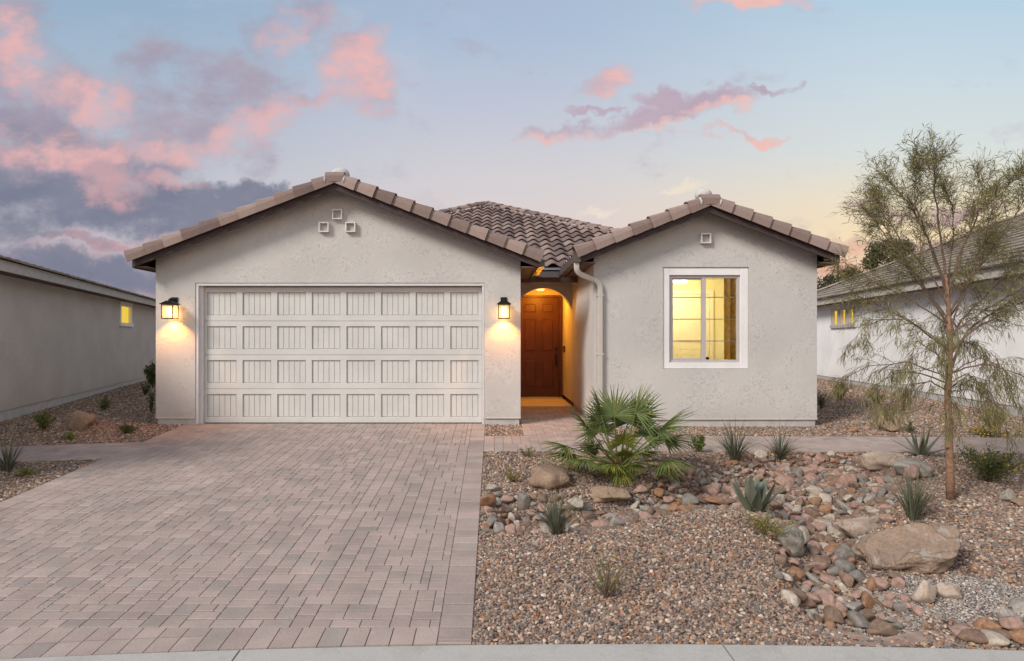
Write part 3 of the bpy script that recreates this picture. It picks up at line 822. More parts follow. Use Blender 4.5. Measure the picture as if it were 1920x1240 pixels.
# raised foundation showing under the stucco edge
fd = MB(); i = .022
fd.box(GX0+i, DRX0-.002, GY+i, GY+.24, -.35, .113); fd.box(DRX1+.002, GX1-i, GY+i, GY+.24, -.35, .113)
fd.box(GX0+i, GX0+.2, GY+.24, 23.9, -.35, .113); fd.box(GX1-.2, GX1-i, GY+.24, 15, -.35, .113)
fd.box(WX0+i, WX1-i, WY+i, WY+.2, -.35, .113); fd.box(WX1-.2, WX1-i, WY+.2, 23.9, -.35, .113); fd.box(WX0+i, WX0+.15, WY+.2, 13.0, -.35, .113)
hp(fd, 'foundation', M['concrete'])
sc_ = MB()                                          # weep screed: thin drip strip
sc_.box(GX0-.006, DRX0, GY-.008, GY+.02, .103, .1145); sc_.box(DRX1, GX1+.006, GY-.008, GY+.02, .103, .1145); sc_.box(WX0-.006, WX1+.006, WY-.008, WY+.02, .103, .1145)
hp(sc_, 'drip_screed', M['jamb'])
# arched porch wall
AY = 13.1; acx, ar, asp = 1.09, .635, 1.955
arch = MB(); pts = []
for k in range(25):
    a = math.pi-math.pi*k/24; pts.append((acx+ar*math.cos(a), asp+ar*math.sin(a)))
for (p, q) in zip(pts[:-1], pts[1:]): arch.prism([(p[0],p[1]),(q[0],q[1]),(q[0],3.0),(p[0],3.0)], AY, AY+.25)
hp(arch, 'porch_arch', M['stucco'])
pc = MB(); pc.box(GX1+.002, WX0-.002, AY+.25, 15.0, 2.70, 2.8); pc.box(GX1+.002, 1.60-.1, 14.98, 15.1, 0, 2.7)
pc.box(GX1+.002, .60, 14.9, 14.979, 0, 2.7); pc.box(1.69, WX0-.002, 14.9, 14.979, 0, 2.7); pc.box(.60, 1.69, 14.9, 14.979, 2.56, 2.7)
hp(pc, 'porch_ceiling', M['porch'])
fl = MB(); fl.box(GX1+.002, WX0-.002, AY-.02, 15.0, -.3, .022)
hp(fl, 'porch_floor', plain('porch_slab', (.64,.55,.40), .85, .06, 6))
# front door
fdoor = hp(MB().box(.66,1.62,14.86,14.895,.055,2.50), 'front_door', M['wood_door'])
pn = MB()
def raised(mb, x0, x1, z0, z1, y):
    d = .014
    mb.box(x0, x1, y-.012, y, z0, z0+d); mb.box(x0, x1, y-.012, y, z1-d, z1)
    mb.box(x0, x0+d, y-.012, y, z0+d, z1-d); mb.box(x1-d, x1, y-.012, y, z0+d, z1-d)
    i = .032
    v = [(x0+d+.004,y-.001,z0+d+.004),(x1-d-.004,y-.001,z0+d+.004),(x1-d-.004,y-.001,z1-d-.004),(x0+d+.004,y-.001,z1-d-.004),
         (x0+i,y-.011,z0+i),(x1-i,y-.011,z0+i),(x1-i,y-.011,z1-i),(x0+i,y-.011,z1-i)]
    mb.add(v, [(4,5,6,7)]+[(k,(k+1)%4,4+(k+1)%4,4+k) for k in range(4)])
for (xa, xb) in ((.76,1.06),(1.20,1.48)):
    for (za, zb) in ((2.13,2.36),(1.18,1.98),(.30,.97)): raised(pn, xa, xb, za, zb, 14.86)
hp(pn, 'door_panel', M['wood_door'], fdoor)
ff = MB(); ff.box(.60,.655,14.84,14.897,.03,2.505); ff.box(1.625,1.69,14.82,14.897,.03,2.505); ff.box(.60,1.69,14.82,14.897,2.507,2.56)
hp(ff, 'door_frame', M['wood_door'])
hp(MB().box(.60,1.69,14.74,14.895,.023,.052), 'door_sill', M['concrete'])
hk = MB(); hk.lathe([(.03,0),(.034,.012),(.02,.03)], (0,0,0), 12); 
hk = MB(); hk.box(1.515,1.575,14.838,14.859,1.20,1.27); hk.box(1.52,1.57,14.842,14.859,.88,1.12)
hk.tube([(1.545,14.85,1.10),(1.545,14.80,1.06),(1.545,14.79,.95),(1.545,14.80,.84),(1.545,14.85,.80)], .011, 8)
hp(hk, 'handle', M['black'], fdoor, bevel=.004)
ph = MB(); ph.tube([(1.13,14.862,1.63),(1.13,14.852,1.63)], .008, 8); hp(ph, 'peephole', M['black'], fdoor)
bell = MB(); bell.box(1.675,1.708,14.36,14.43,1.16,1.32); tag(bell.build('doorbell', M['black'], bevel=.004), 'small black doorbell on the glowing side wall right of the front door', 'doorbell')
# porch lamp
pl = empty('porch_light', (1.1,14.1,2.70)); tag(pl, 'round lit lamp under the porch ceiling above the front door', 'ceiling lamp')
b_ = MB(); b_.lathe([(.13,0),(.13,-.03),(.11,-.035)], (0,0,-.001), 20); b_.build('lamp_base', M['black'], pl)
b_ = MB(); b_.lathe([(.105,-.036),(.10,-.06),(.06,-.085),(.01,-.09)], (0,0,0), 20); b_.build('lamp_shade', emis('porch_glow', (1,.55,.15), 5), pl, smooth=True)
light('POINT', (0,-.1,-.2), 64, (1,.37,.025), pl, shadow_soft_size=.09)

# garage door, four sections of eight recessed plank panels
gd = MB(); y = GY+.13; X0, X1 = DRX0+.105, DRX1-.045
gdoor = MB(); gdoor.box(X0, X1, y+.032, y+.06, .012, 2.385)
rows = 4; sh = (2.385-.012)/rows; cw = (X1-X0)/8
for r in range(rows):
    z0 = .012+r*sh; z1 = z0+sh-.005
    ph_ = .40; pz0 = z0+(sh-ph_)/2; pz1 = pz0+ph_
    gdoor.box(X0, X1, y, y+.033, z0, pz0); gdoor.box(X0, X1, y, y+.033, pz1, z1)
    for c in range(9):
        xs0 = X0 if c == 0 else X0+c*cw-.055
        xs1 = X1 if c == 8 else (X0+.035 if c == 0 else X0+c*cw+.055)
        if c == 8: xs0 = X1-.06
        gdoor.box(xs0, xs1, y, y+.033, pz0, pz1)
    for c in range(8):
        a = X0+.035 if c == 0 else X0+c*cw+.055; b = X1-.06 if c == 7 else X0+(c+1)*cw-.055
        n = 5; pw = (b-a-.02)/n
        for k in range(n): gdoor.box(a+.01+k*pw+.004, a+.01+(k+1)*pw-.004, y+.021, y+.0325, pz0+.012, pz1-.012)
hp(gdoor, 'garage_door', M['door_white'], bevel=.0035)
jb = MB(); jy = GY+.012
jb.box(DRX0+.002, DRX0+.05, jy, y+.06, .0, DRZ-.002); jb.box(DRX0+.05, X0-.004, jy+.05, y+.06, 0, DRZ-.052)
jb.box(X1+.004, DRX1-.002, jy+.01, y+.06, 0, DRZ-.052); jb.box(DRX0+.05, DRX1-.002, jy, y+.06, DRZ-.05, DRZ-.002)
hp(jb, 'door_frame', M['jamb'], bevel=.004)
hp(MB().box(X0, X1, y+.005, y+.03, -.002, .010), 'door_seal', M['black'])
hp(MB().box(GX0+.25, GX1-.25, y+.3, y+.31, -.05, 2.7), 'garage_inside', M['black'])

# roofs: deck slabs, fascia, rake tiles
OV = .30
def gable_deck(mb, xp, zp, half, m, y0, y1, t=.03):
    for s in (-1, 1):
        a = (xp, zp); b = (xp+s*half, zp-m*half)
        q = [a, b, (b[0], b[1]-t), (a[0], a[1]-t)] if s > 0 else [b, a, (a[0], a[1]-t), (b[0], b[1]-t)]
        q = q[::-1]
        mb.prism(q, y0, y1)
roof = hp(MB().box(-4,-3.9,20,20.1,2.9,3.0), 'roof', M['soffit'])
dk = MB(); gable_deck(dk, PKX, 4.11, 3.40, SLO, GY-OV+.03, 17.5); gable_deck(dk, 3.577, 3.70, 2.14, .389, WY-OV+.03, 17.5)
hp(dk, 'roof_deck', M['soffit'], roof)
fa = MB()
def rake_board(mb, xp, zp, half, m, y, t=.03, h=.135):
    for s in (-1, 1):
        q = [(xp, zp+.012), (xp+s*half, zp+.012-m*half), (xp+s*half, zp-m*half-h), (xp, zp-h)]
        mb.prism(q if s < 0 else q[::-1], y, y+t-.002)
rake_board(fa, PKX, 4.11, 3.41, SLO, GY-OV)
rake_board(fa, 3.577, 3.70, 2.15, .389, WY-OV)
# eave boards along the sides
def eave(mb, x, z, y0, y1, s): mb.box(min(x, x+s*.03), max(x, x+s*.03), y0, y1, z-.15, z+.0)
eave(fa, PKX-3.40, 4.11-SLO*3.40, GY-OV+.03, 17, 1); eave(fa, PKX+3.40, 4.11-SLO*3.40, GY-OV+.03, 12.1, -1)
eave(fa, 3.577+2.14, 3.70-.389*2.14, WY-OV+.03, 17, -1); eave(fa, 3.577-2.14, 3.70-.389*2.14, WY-OV+.03, 12.1, 1)
hp(fa, 'fascia', M['fascia'], roof)
sf = MB()
for (xa, xb, z, ya, yb) in ((PKX-3.37, GX0-.002, 4.11-SLO*3.4-.13, GY-OV+.04, 17), (GX1+.002, PKX+3.37, 4.11-SLO*3.4-.13, GY-OV+.04, 12.1), (WX1+.002, 3.577+2.11, 3.70-.389*2.14-.13, WY-OV+.04, 17), (3.577-2.11, WX0-.002, 3.70-.389*2.14-.13, WY-OV+.04, 12.1)):
    sf = MB(); sf.box(xa, xb, ya, yb, z, z+.015); hp(sf, 'soffit', M['soffit'], roof)


def rake_tiles(name, xp, zp, half, m, y, parent, back=.26, expo=.335):
    """L-shaped barrel tiles down both slopes of a gable edge"""
    L = math.hypot(1, m); mb = MB()
    for s in (-1, 1):
        n = int(round(half*L/expo)); ex = (half*L+.05)/n
        d = Vector((s/L, 0, -m/L)); up = Vector((s*m/L, 0, 1/L))
        for i in range(n):
            k = random.uniform(0, 1); mb.cc = (k, k, k)
            t0 = i*ex-.0; t1 = t0+ex+.03
            rings = []
            for t, gsc in ((t0, .0), (t1, .038)):
                o = Vector((xp, y, zp+.012))+d*t+up*.0
                pr = [(-.052-gsc, -.035-gsc*.4), (-.056-gsc, .06), (-.040-gsc, .105+gsc), (.0, .135+gsc), (.055, .143+gsc), (.115, .125+gsc), (.165, .085+gsc), (.19, .02)]
                inner = [(a+ (.013 if j < 3 else (0 if j < 6 else -.013)), b-(.013 if 1 < j < 7 else 0)) for j, (a, b) in enumerate(pr)]
                rings.append([tuple(o+Vector((0, a, 0))+up*b) for a, b in pr]+[tuple(o+Vector((0, a, 0))+up*b) for a, b in inner[::-1]])
            N = len(rings[0]); vs = rings[0]+rings[1]
            fs = [(j, (j+1)%N, N+(j+1)%N, N+j) for j in range(N)]
            h = N//2
            for base_ in (0, N):
                for j in range(h-1): fs.append((base_+j, base_+j+1, base_+N-2-j, base_+N-1-j))
            mb.add(vs, fs)
    o = hp(mb, name, M['tile'], parent, col=True); return o
rake_tiles('rake_tiles', PKX, 4.11, 3.38, SLO, GY-OV, roof)
rake_tiles('rake_tiles', 3.577, 3.70, 2.13, .389, WY-OV, roof)

def s_tiles(mb, o, u, v, width, length, inside, cw=.275, ex=.40, seg=8, amp=.036, lift=.024):
    """wavy tiles: o corner, u along the eave, v up the slope (unit vectors)"""
    o, u, v = Vector(o), Vector(u), Vector(v); n = u.cross(v).normalized()
    if n.z < 0: n = -n
    nc, nr = int(width/cw), int(length/ex)+1
    def prof(t): return amp*(.5-.5*math.cos(2*math.pi*t))**.8*1.9
    for r in range(nr):
        for c in range(nc):
            if not inside((c+.5)*cw, (r+.5)*ex): continue
            k = random.uniform(0, 1); mb.cc = (k,k,k)
            jit = random.uniform(-.004,.004)
            vs = []
            for (vv, dz) in ((r*ex, lift+.016), (r*ex, lift), (r*ex+ex+.02, .0)):
                for j in range(seg+1):
                    t = j/seg; h = prof(t)*(1. if dz > 0 else .9)
                    p = o+u*(c*cw+t*cw)+v*(vv+jit)+n*(h+dz+(.002*c % .002)); vs.append(tuple(p))
            S = seg+1
            # order: top lower edge (0..), under lower edge, upper edge
            fs = [(j, j+1, 2*S+j+1, 2*S+j) for j in range(seg)]+[(S+j, S+j+1, j+1, j) for j in range(seg)]
            mb.add(vs, fs)
def caps(mb, a, b, rad=.10, ex=.36, up=Vector((0,0,1))):
    """half-round ridge or hip tiles from a (low) to b (high)"""
    a, b = Vector(a), Vector(b); L = (b-a).length; d = (b-a)/L; n = int(L/ex); ex = L/n
    side = d.cross(up).normalized(); nn = side.cross(d).normalized()
    for i in range(n):
        k = random.uniform(0,1); mb.cc = (k,k,k); vs = []
        for t, r in ((i*ex-.03, rad*1.12), (i*ex-.03, rad*.98), (i*ex+ex, rad*.92)):
            for j in range(9):
                th = math.pi*j/8; p = a+d*t+side*(r*math.cos(th))+nn*(r*.8*math.sin(th)+.0); vs.append(tuple(p))
        fs = [(j,j+1,18+j+1,18+j) for j in range(8)]+[(9+j,9+j+1,j+1,j) for j in range(8)]
        mb.add(vs, fs)
# hipped main roof behind: front slope, side slopes
MS = .44; MY0, MZ0 = 12.2, 2.86; AX, AYY = -.25, 18.3; AZ = MZ0+MS*(AYY-MY0)
run = AYY-MY0
st = MB(); LS = math.hypot(1, MS); vv = (0, 1/LS, MS/LS)
xL, xR = AX-run, AX+run
def in_front(a, b):
    yy = b/LS; X = xL+a
    if not (X > xL+yy-.1 and X < xR-yy+.1): return False
    zt = MZ0+MS*yy
    # hidden beneath the garage and wing roofs
    if zt < 4.11-SLO*abs(X-PKX)-.25 or (abs(X-3.577) < 2.1 and zt < 3.70-.389*abs(X-3.577)-.25): return False
    return True
s_tiles(st, (xL, MY0+.02, MZ0+.06), (1,0,0), vv, xR-xL, run*LS, in_front)
hp(st, 'wavy_tiles', M['tile_s'], roof, col=True)
md = MB()
rb = 21.5
v = [(xL,MY0,MZ0),(xR,MY0,MZ0),(AX,AYY,AZ),(xR,25,MZ0),(xL,25,MZ0),(AX,rb-1.5,AZ)]
v += [(a,b,c-.06) for a,b,c in v]
md.add(v, [(0,1,2),(1,3,5,2),(3,4,5),(4,0,2,5),(6,8,7),(7,8,11,9),(9,11,10),(10,11,8,6),(0,6,7,1),(1,7,9,3),(3,9,10,4),(4,10,6,0)])
hp(md, 'roof_underlay', M['soffit'], roof)
cp = MB(); caps(cp, (xL, MY0, MZ0+.03), (AX, AYY, AZ+.03), .14); caps(cp, (xR, MY0, MZ0+.03), (AX, AYY, AZ+.03), .14); caps(cp, (AX, rb-1.5, AZ+.03), (AX, AYY, AZ+.03), .14)
hp(cp, 'hip_tiles', M['tile'], roof, col=True)
# ridge tiles running back over garage and wing, mortar blobs at the front ends
rc = MB(); caps(rc, (PKX, GY-.02, 4.11+.05), (PKX, 16.4, 4.11+.05), .11); caps(rc, (3.577, WY-.02, 3.70+.05), (3.577, 13.9, 3.70+.05), .11)
hp(rc, 'ridge_tiles', M['tile'], roof, col=True)
# plain tile courses on the four gable slopes (seen only from a step aside)
sl = MB()
for (xp, zp, half, m, ya, yb) in ((PKX, 4.11, 3.40, SLO, GY-.1, 17.2), (3.577, 3.70, 2.14, .389, WY-.1, 17.2)):
    L = math.hypot(1, m)
    for s in (-1, 1):
        vdir = Vector((-s/L, 0, m/L)); og = Vector((xp+s*(half+.04), ya, zp-m*(half+.04)+.01))
        def ins(a, b, s=s, xp=xp, half=half, zp=zp, m=m, ya=ya):
            X = xp+s*(half-b/L); z = zp-m*(half-b/L); Y = ya+a
            if b > half*L-.1: return False
            return z > MZ0+MS*min(Y-MY0, min(X-xL, xR-X))-.15 if Y > MY0 else True
        s_tiles(sl, og, (0,1,0), vdir, yb-ya, half*L, ins, seg=4)
hp(sl, 'slope_tiles', M['tile_s'], roof, col=True)
mo = MB()
def blob(mb, c, r, sq, seed):
    V, Fc = rock_shape(3, seed, 0, (.9,1), .12)
    mb.add([tuple(Vector(c)+Vector((p[0]*r[0], p[1]*r[1], p[2]*r[2]))) for p in V], [tuple(f) for f in Fc])
blob(mo, (PKX+.03, GY-.10, 4.285), (.16,.13,.125), 1, 51); blob(mo, (3.54, WY-.10, 3.885), (.15,.13,.125), 1, 52)
hp(mo, 'mortar_end', M['mortar'], roof, smooth=True)
mp = MB()                                            # pale mortar lines beside the peak tile
for (xp, zp, y, m) in ((PKX, 4.11, GY-OV, SLO), (3.577, 3.70, WY-OV, .389)):
    for s in (-1, 1):
        for k in range(1):
            x = xp+s*.165; z = zp-m*.165
            mp.tube([(x-s*.01, y-.066, z+.03), (x-s*.004, y-.074, z+.10), (x, y-.02, z+.158), (x, y+.06, z+.168)], [.012,.018,.02,.016], 6)
    pk = MB(); pk.cc = (.5,.5,.5)
hp(mp, 'mortar_joint', M['mortar'], roof, smooth=True)
for (xp, zp, y) in ((PKX, 4.11, GY-OV), (3.577, 3.70, WY-OV)):
    pkt = MB(); pkt.cc = (.45,.45,.45); vs = []
    for x in (-.16, .155):
        for a, b in ((-.066,.0),(-.072,.09),(-.05,.135),(0,.165),(.06,.17),(.12,.15),(.16,.05)):
            vs.append((xp+x, y+a, zp+b-.012*abs(x)*6+(.012 if b > .0 else -.0)))
    pkt.add(vs, [(j,7+j,7+j+1,j+1) for j in range(6)]+[tuple(range(7)), tuple(range(13,6,-1))])
    hp(pkt, 'peak_tile', M['tile'], roof, col=True)
# gutters in the gap over the entry, flashing, downspout
gu = MB()
def gutter(mb, p, q, w, h, side):
    """open box gutter, p->q, trough on +side"""
    p, q = Vector(p), Vector(q); d = (q-p).normalized(); s = Vector(side); t = .006
    def bx(o0, o1, z0, z1):
        vs = []
        for e in (p, q):
            for (o, z) in ((o0,z0),(o1,z0),(o1,z1),(o0,z1)): vs.append(tuple(e+s*o+Vector((0,0,z))))
        mb.add(vs, [(0,1,2,3),(7,6,5,4),(0,4,5,1),(1,5,6,2),(2,6,7,3),(3,7,4,0)])
    bx(0, w, -h, -h+t); bx(w-t, w, -h+t, 0.0); bx(0, t, -h+t, 0)
ze = 4.11-SLO*3.40; zw = 3.70-.389*2.14
gutter(gu, (PKX+3.402, GY-OV+.02, ze-.005), (PKX+3.402, 12.05, ze-.005), .11, .12, (1,0,0))
gutter(gu, (1.435, WY-OV-.05, zw-.005), (1.435, 12.05, zw-.005), .11, .12, (-1,0,0))
gu.box(1.32,1.44,WY-OV-.056,WY-OV-.05,zw-.125,zw-.005)
gu.box(PKX+3.402,PKX+3.512,GY-OV+.014,GY-OV+.02,ze-.125,ze-.005)
gutter(gu, (.87, 12.16, 2.83), (1.32, 12.16, 2.83), .11, .12, (0,-1,0))
hp(gu, 'gutter', M['gutter'])
fs_ = MB(); fs_.add([(.72,12.06,2.86),(1.42,12.06,2.86),(1.46,12.32,2.955),(.68,12.32,2.955)], [(0,1,2,3)])
fs_.box(.70, .82, GY-OV+.3, 12.0, ze+.0, ze+.006)
hp(fs_, 'flashing', M['flash'], roof)
gs = MB()                                           # beam closing the gap under the hip
gs.box(GX1+.002, WX0-.002, 12.2, 12.26, 2.62, 2.86); gs.box(GX1+.002, WX0-.002, 12.26, 13.1, 2.80, 2.83)
hp(gs, 'entry_beam', M['soffit'])
ds = MB()
def recttube(mb, pts, w, d):
    pts = [Vector(p) for p in pts]; vs = []
    for i, p in enumerate(pts):
        t = (pts[min(i+1,len(pts)-1)]-pts[max(i-1,0)]).normalized()
        s = Vector((0,1,0)).cross(t); s = s.normalized() if s.length > .05 else Vector((1,0,0))
        f = t.cross(s).normalized()
        for a, b in ((-1,-1),(1,-1),(1,1),(-1,1)): vs.append(tuple(p+s*(w/2*a)+f*(d/2*b)))
    n = len(pts); mb.add(vs, [(i*4+k,i*4+(k+1)%4,(i+1)*4+(k+1)%4,(i+1)*4+k) for i in range(n-1) for k in range(4)]+[(3,2,1,0),tuple((n-1)*4+k for k in range(4))])
def bez(p0, p1, p2, n=7):
    p0, p1, p2 = Vector(p0), Vector(p1), Vector(p2)
    return [p0*(1-t)**2+p1*2*t*(1-t)+p2*t*t for t in [i/n for i in range(n+1)]]
yd = WY-.05
path = [(1.378, WY-OV+.02, zw-.12)]+bez((1.378, WY-OV+.02, zw-.2),(1.378, WY-OV+.03, zw-.30),(1.50, WY-OV+.1, zw-.335))+bez((1.70, yd-.03, zw-.40),(1.81, yd, zw-.43),(1.81, yd, zw-.56))+[(1.81, yd, .30)]+bez((1.81,yd,.2),(1.81,yd,.11),(1.81,yd-.12,.06))
recttube(ds, path, .085, .06)
o = hp(ds, 'downspout', M['spout'], bevel=.012)
br = MB()
for z in (2.2, 1.2, .4): br.box(1.755,1.865,yd-.034,yd+.045,z,z+.03)
hp(br, 'bracket', M['spout'], o)
# gable vents: short square pipes standing out of the wall
def vent(px, py, Y, label):
    s = F_PX/(Y-.06); x = (px-CX)/s; z = CAMZ+(CY-py)/s
    mb = MB(); r, t, d = .085, .018, .075
    mb.box(x-r,x-r+t,Y-d,Y-.0005,z-r,z+r); mb.box(x+r-t,x+r,Y-d,Y-.0005,z-r,z+r); mb.box(x-r+t,x+r-t,Y-d,Y-.0005,z+r-t,z+r); mb.box(x-r+t,x+r-t,Y-d,Y-.0005,z-r,z-r+t)
    o = hp(mb, 'vent', M['vent'], bevel=.003); o['label'] = label
    q = MB(); q.box(x-r+t,x+r-t,Y-.02,Y-.001,z-r+t,z+r-t); hp(q, 'vent_back', M['ventin'], o)
vent(632,402,GY,'square vent at the top of the group of three in the garage gable'); vent(607,426,GY,'square vent at the lower left of the three in the garage gable'); vent(657,426,GY,'square vent at the lower right of the three in the garage gable'); vent(1324,447,WY,'single square vent in the right gable')
# window
win = hp(MB().box(3.0,3.01,WY+.12,WY+.13,1.2,1.21), 'window', M['vinyl'])
tr = MB(); a0, a1, b0, b1 = 3.006, 4.214, 1.074, 2.563; y0, y1 = WY+.022, WY+.16
tr.box(OX0+.004,a0,y0,y1,OZ0+.004,OZ1-.004); tr.box(a1,OX1-.004,y0,y1,OZ0+.004,OZ1-.004); tr.box(a0,a1,y0,y1,b1,OZ1-.004); tr.box(a0,a1,y0,y1,OZ0+.004,b0)
hp(tr, 'window_trim', M['trim'], win, bevel=.006)
fr = MB(); y0, y1 = WY+.055, WY+.12; t = .045
fr.box(a0+.002,a0+t,y0,y1,b0+.002,b1-.002); fr.box(a1-t,a1-.002,y0,y1,b0+.002,b1-.002); fr.box(a0+t,a1-t,y0,y1,b1-t,b1-.002); fr.box(a0+t,a1-t,y0,y1,b0+.002,b0+t)
xm = 3.605
fr.box(xm-.035,xm+.035,y0+.004,y1,b0+t,b1-t)
fr.box(a0+t,a0+t+.03,y0+.02,y1-.005,b0+t,b1-t); fr.box(a0+t+.03,xm-.035,y0+.02,y1-.005,b1-t-.03,b1-t); fr.box(a0+t+.03,xm-.035,y0+.02,y1-.005,b0+t,b0+t+.03)
hp(fr, 'window_frame', M['vinyl'], win, bevel=.004)
mu = MB()
for z in (1.44, 1.815, 2.19):
    mu.box(a0+t+.03,xm-.035,WY+.094,WY+.104,z-.008,z+.008); mu.box(xm+.035,a1-t,WY+.094,WY+.104,z-.008,z+.008)
hp(mu, 'muntin', M['vinyl'], win)
pa = MB(); pa.add([(a0+t,WY+.09,b0+t),(xm-.03,WY+.09,b0+t),(xm-.03,WY+.09,b1-t),(a0+t,WY+.09,b1-t)], [(0,1,2,3)]); hp(pa, 'pane', M['glass'], win)
pa = MB(); pa.add([(xm+.03,WY+.088,b0+t),(a1-t,WY+.088,b0+t),(a1-t,WY+.088,b1-t),(xm+.03,WY+.088,b1-t)], [(0,1,2,3)]); hp(pa, 'pane', M['glass'], win)
# room behind the window
rm = MB(); rx0, rx1, ry0, ry1, rz1 = 1.88, 5.34, WY+.182, 12.8, 2.74
rm.box(rx0-.004,rx0,ry0,ry1,0.02,rz1); rm.box(rx1,rx1+.004,ry0,ry1,.02,rz1); rm.box(rx0,rx1,ry1,ry1+.03,.02,rz1)
rm.box(rx0,OX0+.02,ry0+.001,ry0+.004,.02,rz1); rm.box(OX1-.02,rx1,ry0+.001,ry0+.004,.02,rz1)
rm.box(rx0-.1,rx1+.1,ry0-.0,ry1+.1,rz1+.001,rz1+.03)
hp(rm, 'room_wall', M['room']); hp(MB().box(rx0,rx1,ry0,ry1,0,.018), 'room_floor', M['roomfloor'])
dr = MB(); dr.box(3.82,4.58,12.76,12.795,.03,2.42)
idoor = hp(dr, 'interior_door', M['roomdoor'])
rp = MB()
raised(rp, 3.93, 4.47, 1.42, 2.30, 12.76); raised(rp, 3.93, 4.47, .20, 1.28, 12.76)
hp(rp, 'door_panel', M['roomdoor'], idoor)
tf = MB(); tf.box(3.74,3.815,12.745,12.797,.02,2.43); tf.box(4.585,4.66,12.745,12.797,.02,2.43); tf.box(3.74,4.66,12.745,12.797,2.431,2.51); hp(tf, 'door_trim', M['roomdoor'], idoor)
kn = MB(); kn.tube([(4.52,12.76,1.07),(4.52,12.73,1.07),(4.52,12.725,1.07),(4.52,12.69,1.07)], [.02,.02,.032,.03], 12); hp(kn, 'handle', M['black'], idoor)
def curtain(x0, x1, n, label):
    mb = MB(); N = n*8; vs = []
    for i in range(N+1):
        t = i/N; x = x0+(x1-x0)*t; yy = WY+.34+.035*math.sin(t*n*2*math.pi)+.008*math.sin(t*31)
        vs += [(x, yy, .06), (x, yy, 2.68)]
    mb.add(vs, [(2*i,2*i+2,2*i+3,2*i+1) for i in range(N)])
    o = mb.build('curtain', M['curtain'], smooth=True); tag(o, label, 'curtain')
    s = o.modifiers.new('solid', 'SOLIDIFY'); s.thickness = .004
    rd = MB()
curtain(4.06, 4.75, 6, 'golden curtain hanging at the right side of the lit window'); curtain(2.75, 3.125, 4, 'golden curtain just showing at the left edge of the lit window')
cl = empty('ceiling_light', (3.66,11.8,2.738)); tag(cl, 'round white flush ceiling lamp glowing in the room behind the window', 'ceiling lamp')
b_ = MB(); b_.lathe([(.15,0),(.15,-.08)], n=24); b_.build('lamp_base', M['roomdoor'], cl)
b_ = MB(); b_.lathe([(.14,-.081),(.145,-.14),(.12,-.17),(.02,-.18)], n=24); b_.build('lamp_shade', M['ceilglow'], cl, smooth=True)
light('POINT', (0,0,-.32), 66, (1.,.85,.46), cl, shadow_soft_size=.12)
fl_ = empty('floor_lamp', (5.0,12.45,.02)); tag(fl_, 'lamp with a pale shade standing behind the right pane of the lit window', 'lamp')
b_ = MB(); b_.lathe([(.13,0),(.13,.02),(.015,.03),(.012,1.2)], n=16); b_.build('lamp_stand', M['black'], fl_)
b_ = MB()
vs = []
for k in range(20):
    th = 2*math.pi*k/20; vs += [(.17*math.cos(th),.17*math.sin(th),1.10),(.12*math.cos(th),.12*math.sin(th),1.45)]
b_.add(vs, [(2*k,2*((k+1)%20),2*((k+1)%20)+1,2*k+1) for k in range(20)]); b_.build('lamp_shade', M['shadeglow'], fl_, smooth=True)
light('POINT', (0,0,1.3), 6, (1.,.82,.45), fl_, shadow_soft_size=.05)

# wall lanterns
def lantern(x, label):
    L = empty('wall_lantern', (x, GY, 1.86)); tag(L, label, 'lantern', 'lanterns either side of the garage door')
    hw = .092; cy = -.16
    p = MB(); p.box(-.055,.055,-.02,-.0005,.20,.335); p.build('back_plate', M['black'], L, bevel=.004)
    p = MB(); p.tube([(0,-.02,.28),(0,-.08,.30),(0,cy,.30),(0,cy,.27)], .013, 8); p.build('arm', M['black'], L)
    p = MB(); hz = .21
    v = [(-.118,cy-.118,hz),(.118,cy-.118,hz),(.118,cy+.118,hz),(-.118,cy+.118,hz),(-.045,cy-.045,hz+.055),(.045,cy-.045,hz+.055),(.045,cy+.045,hz+.055),(-.045,cy+.045,hz+.055)]
    v += [(a,b,hz-.008) for a,b,c in v[:4]]
    p.add(v, [(4,5,6,7),(0,1,5,4),(1,2,6,5),(2,3,7,6),(3,0,4,7),(8,9,1,0),(9,10,2,1),(10,11,3,2),(11,8,0,3),(11,10,9,8)])
    p.lathe([(.03,0),(.028,.02),(.012,.03)], (0,cy,hz+.055), 12)
    p.build('lamp_roof', M['black'], L)
    p = MB(); b = .006
    for sx in (-1,1):
        for sy in (-1,1): p.box(sx*hw-b,sx*hw+b,cy+sy*hw-b,cy+sy*hw+b,-.045,hz-.009)
    for z in (-.045, hz-.022):
        for s in (-1,1):
            p.box(-hw+b,hw-b,cy+s*hw-b,cy+s*hw+b,z,z+.012); p.box(s*hw-b,s*hw+b,cy-hw+b,cy+hw-b,z,z+.012)
    p.build('lamp_cage', M['black'], L)
    p = MB()
    for s in (-1,1):
        p.add([(-hw,cy+s*hw,-.03),(hw,cy+s*hw,-.03),(hw,cy+s*hw,hz-.02),(-hw,cy+s*hw,hz-.02)], [(0,1,2,3)])
        p.add([(s*hw,cy-hw,-.03),(s*hw,cy+hw,-.03),(s*hw,cy+hw,hz-.02),(s*hw,cy-hw,hz-.02)], [(0,1,2,3)])
    p.build('glass_pane', M['seeded'], L)
    p = MB(); p.lathe([(.042,0),(.045,.01),(.045,.15),(.03,.16)], (0,cy,.0), 16); p.build('lamp_shade', M['lampglow'], L, smooth=True)
    p = MB(); p.lathe([(.02,0),(.02,.05)], (0,cy,.155), 10); p.build('socket', M['black'], L)
    sp = light('SPOT', (0,cy+.01,-.02), 44, (1.,.36,.055), L, spot_size=R(112), spot_blend=.6, shadow_soft_size=.03)
    sp.rotation_euler = (R(14),0,0)
    light('POINT', (0,cy+.095,.03), 2.6, (1.,.45,.10), L, shadow_soft_size=.035)
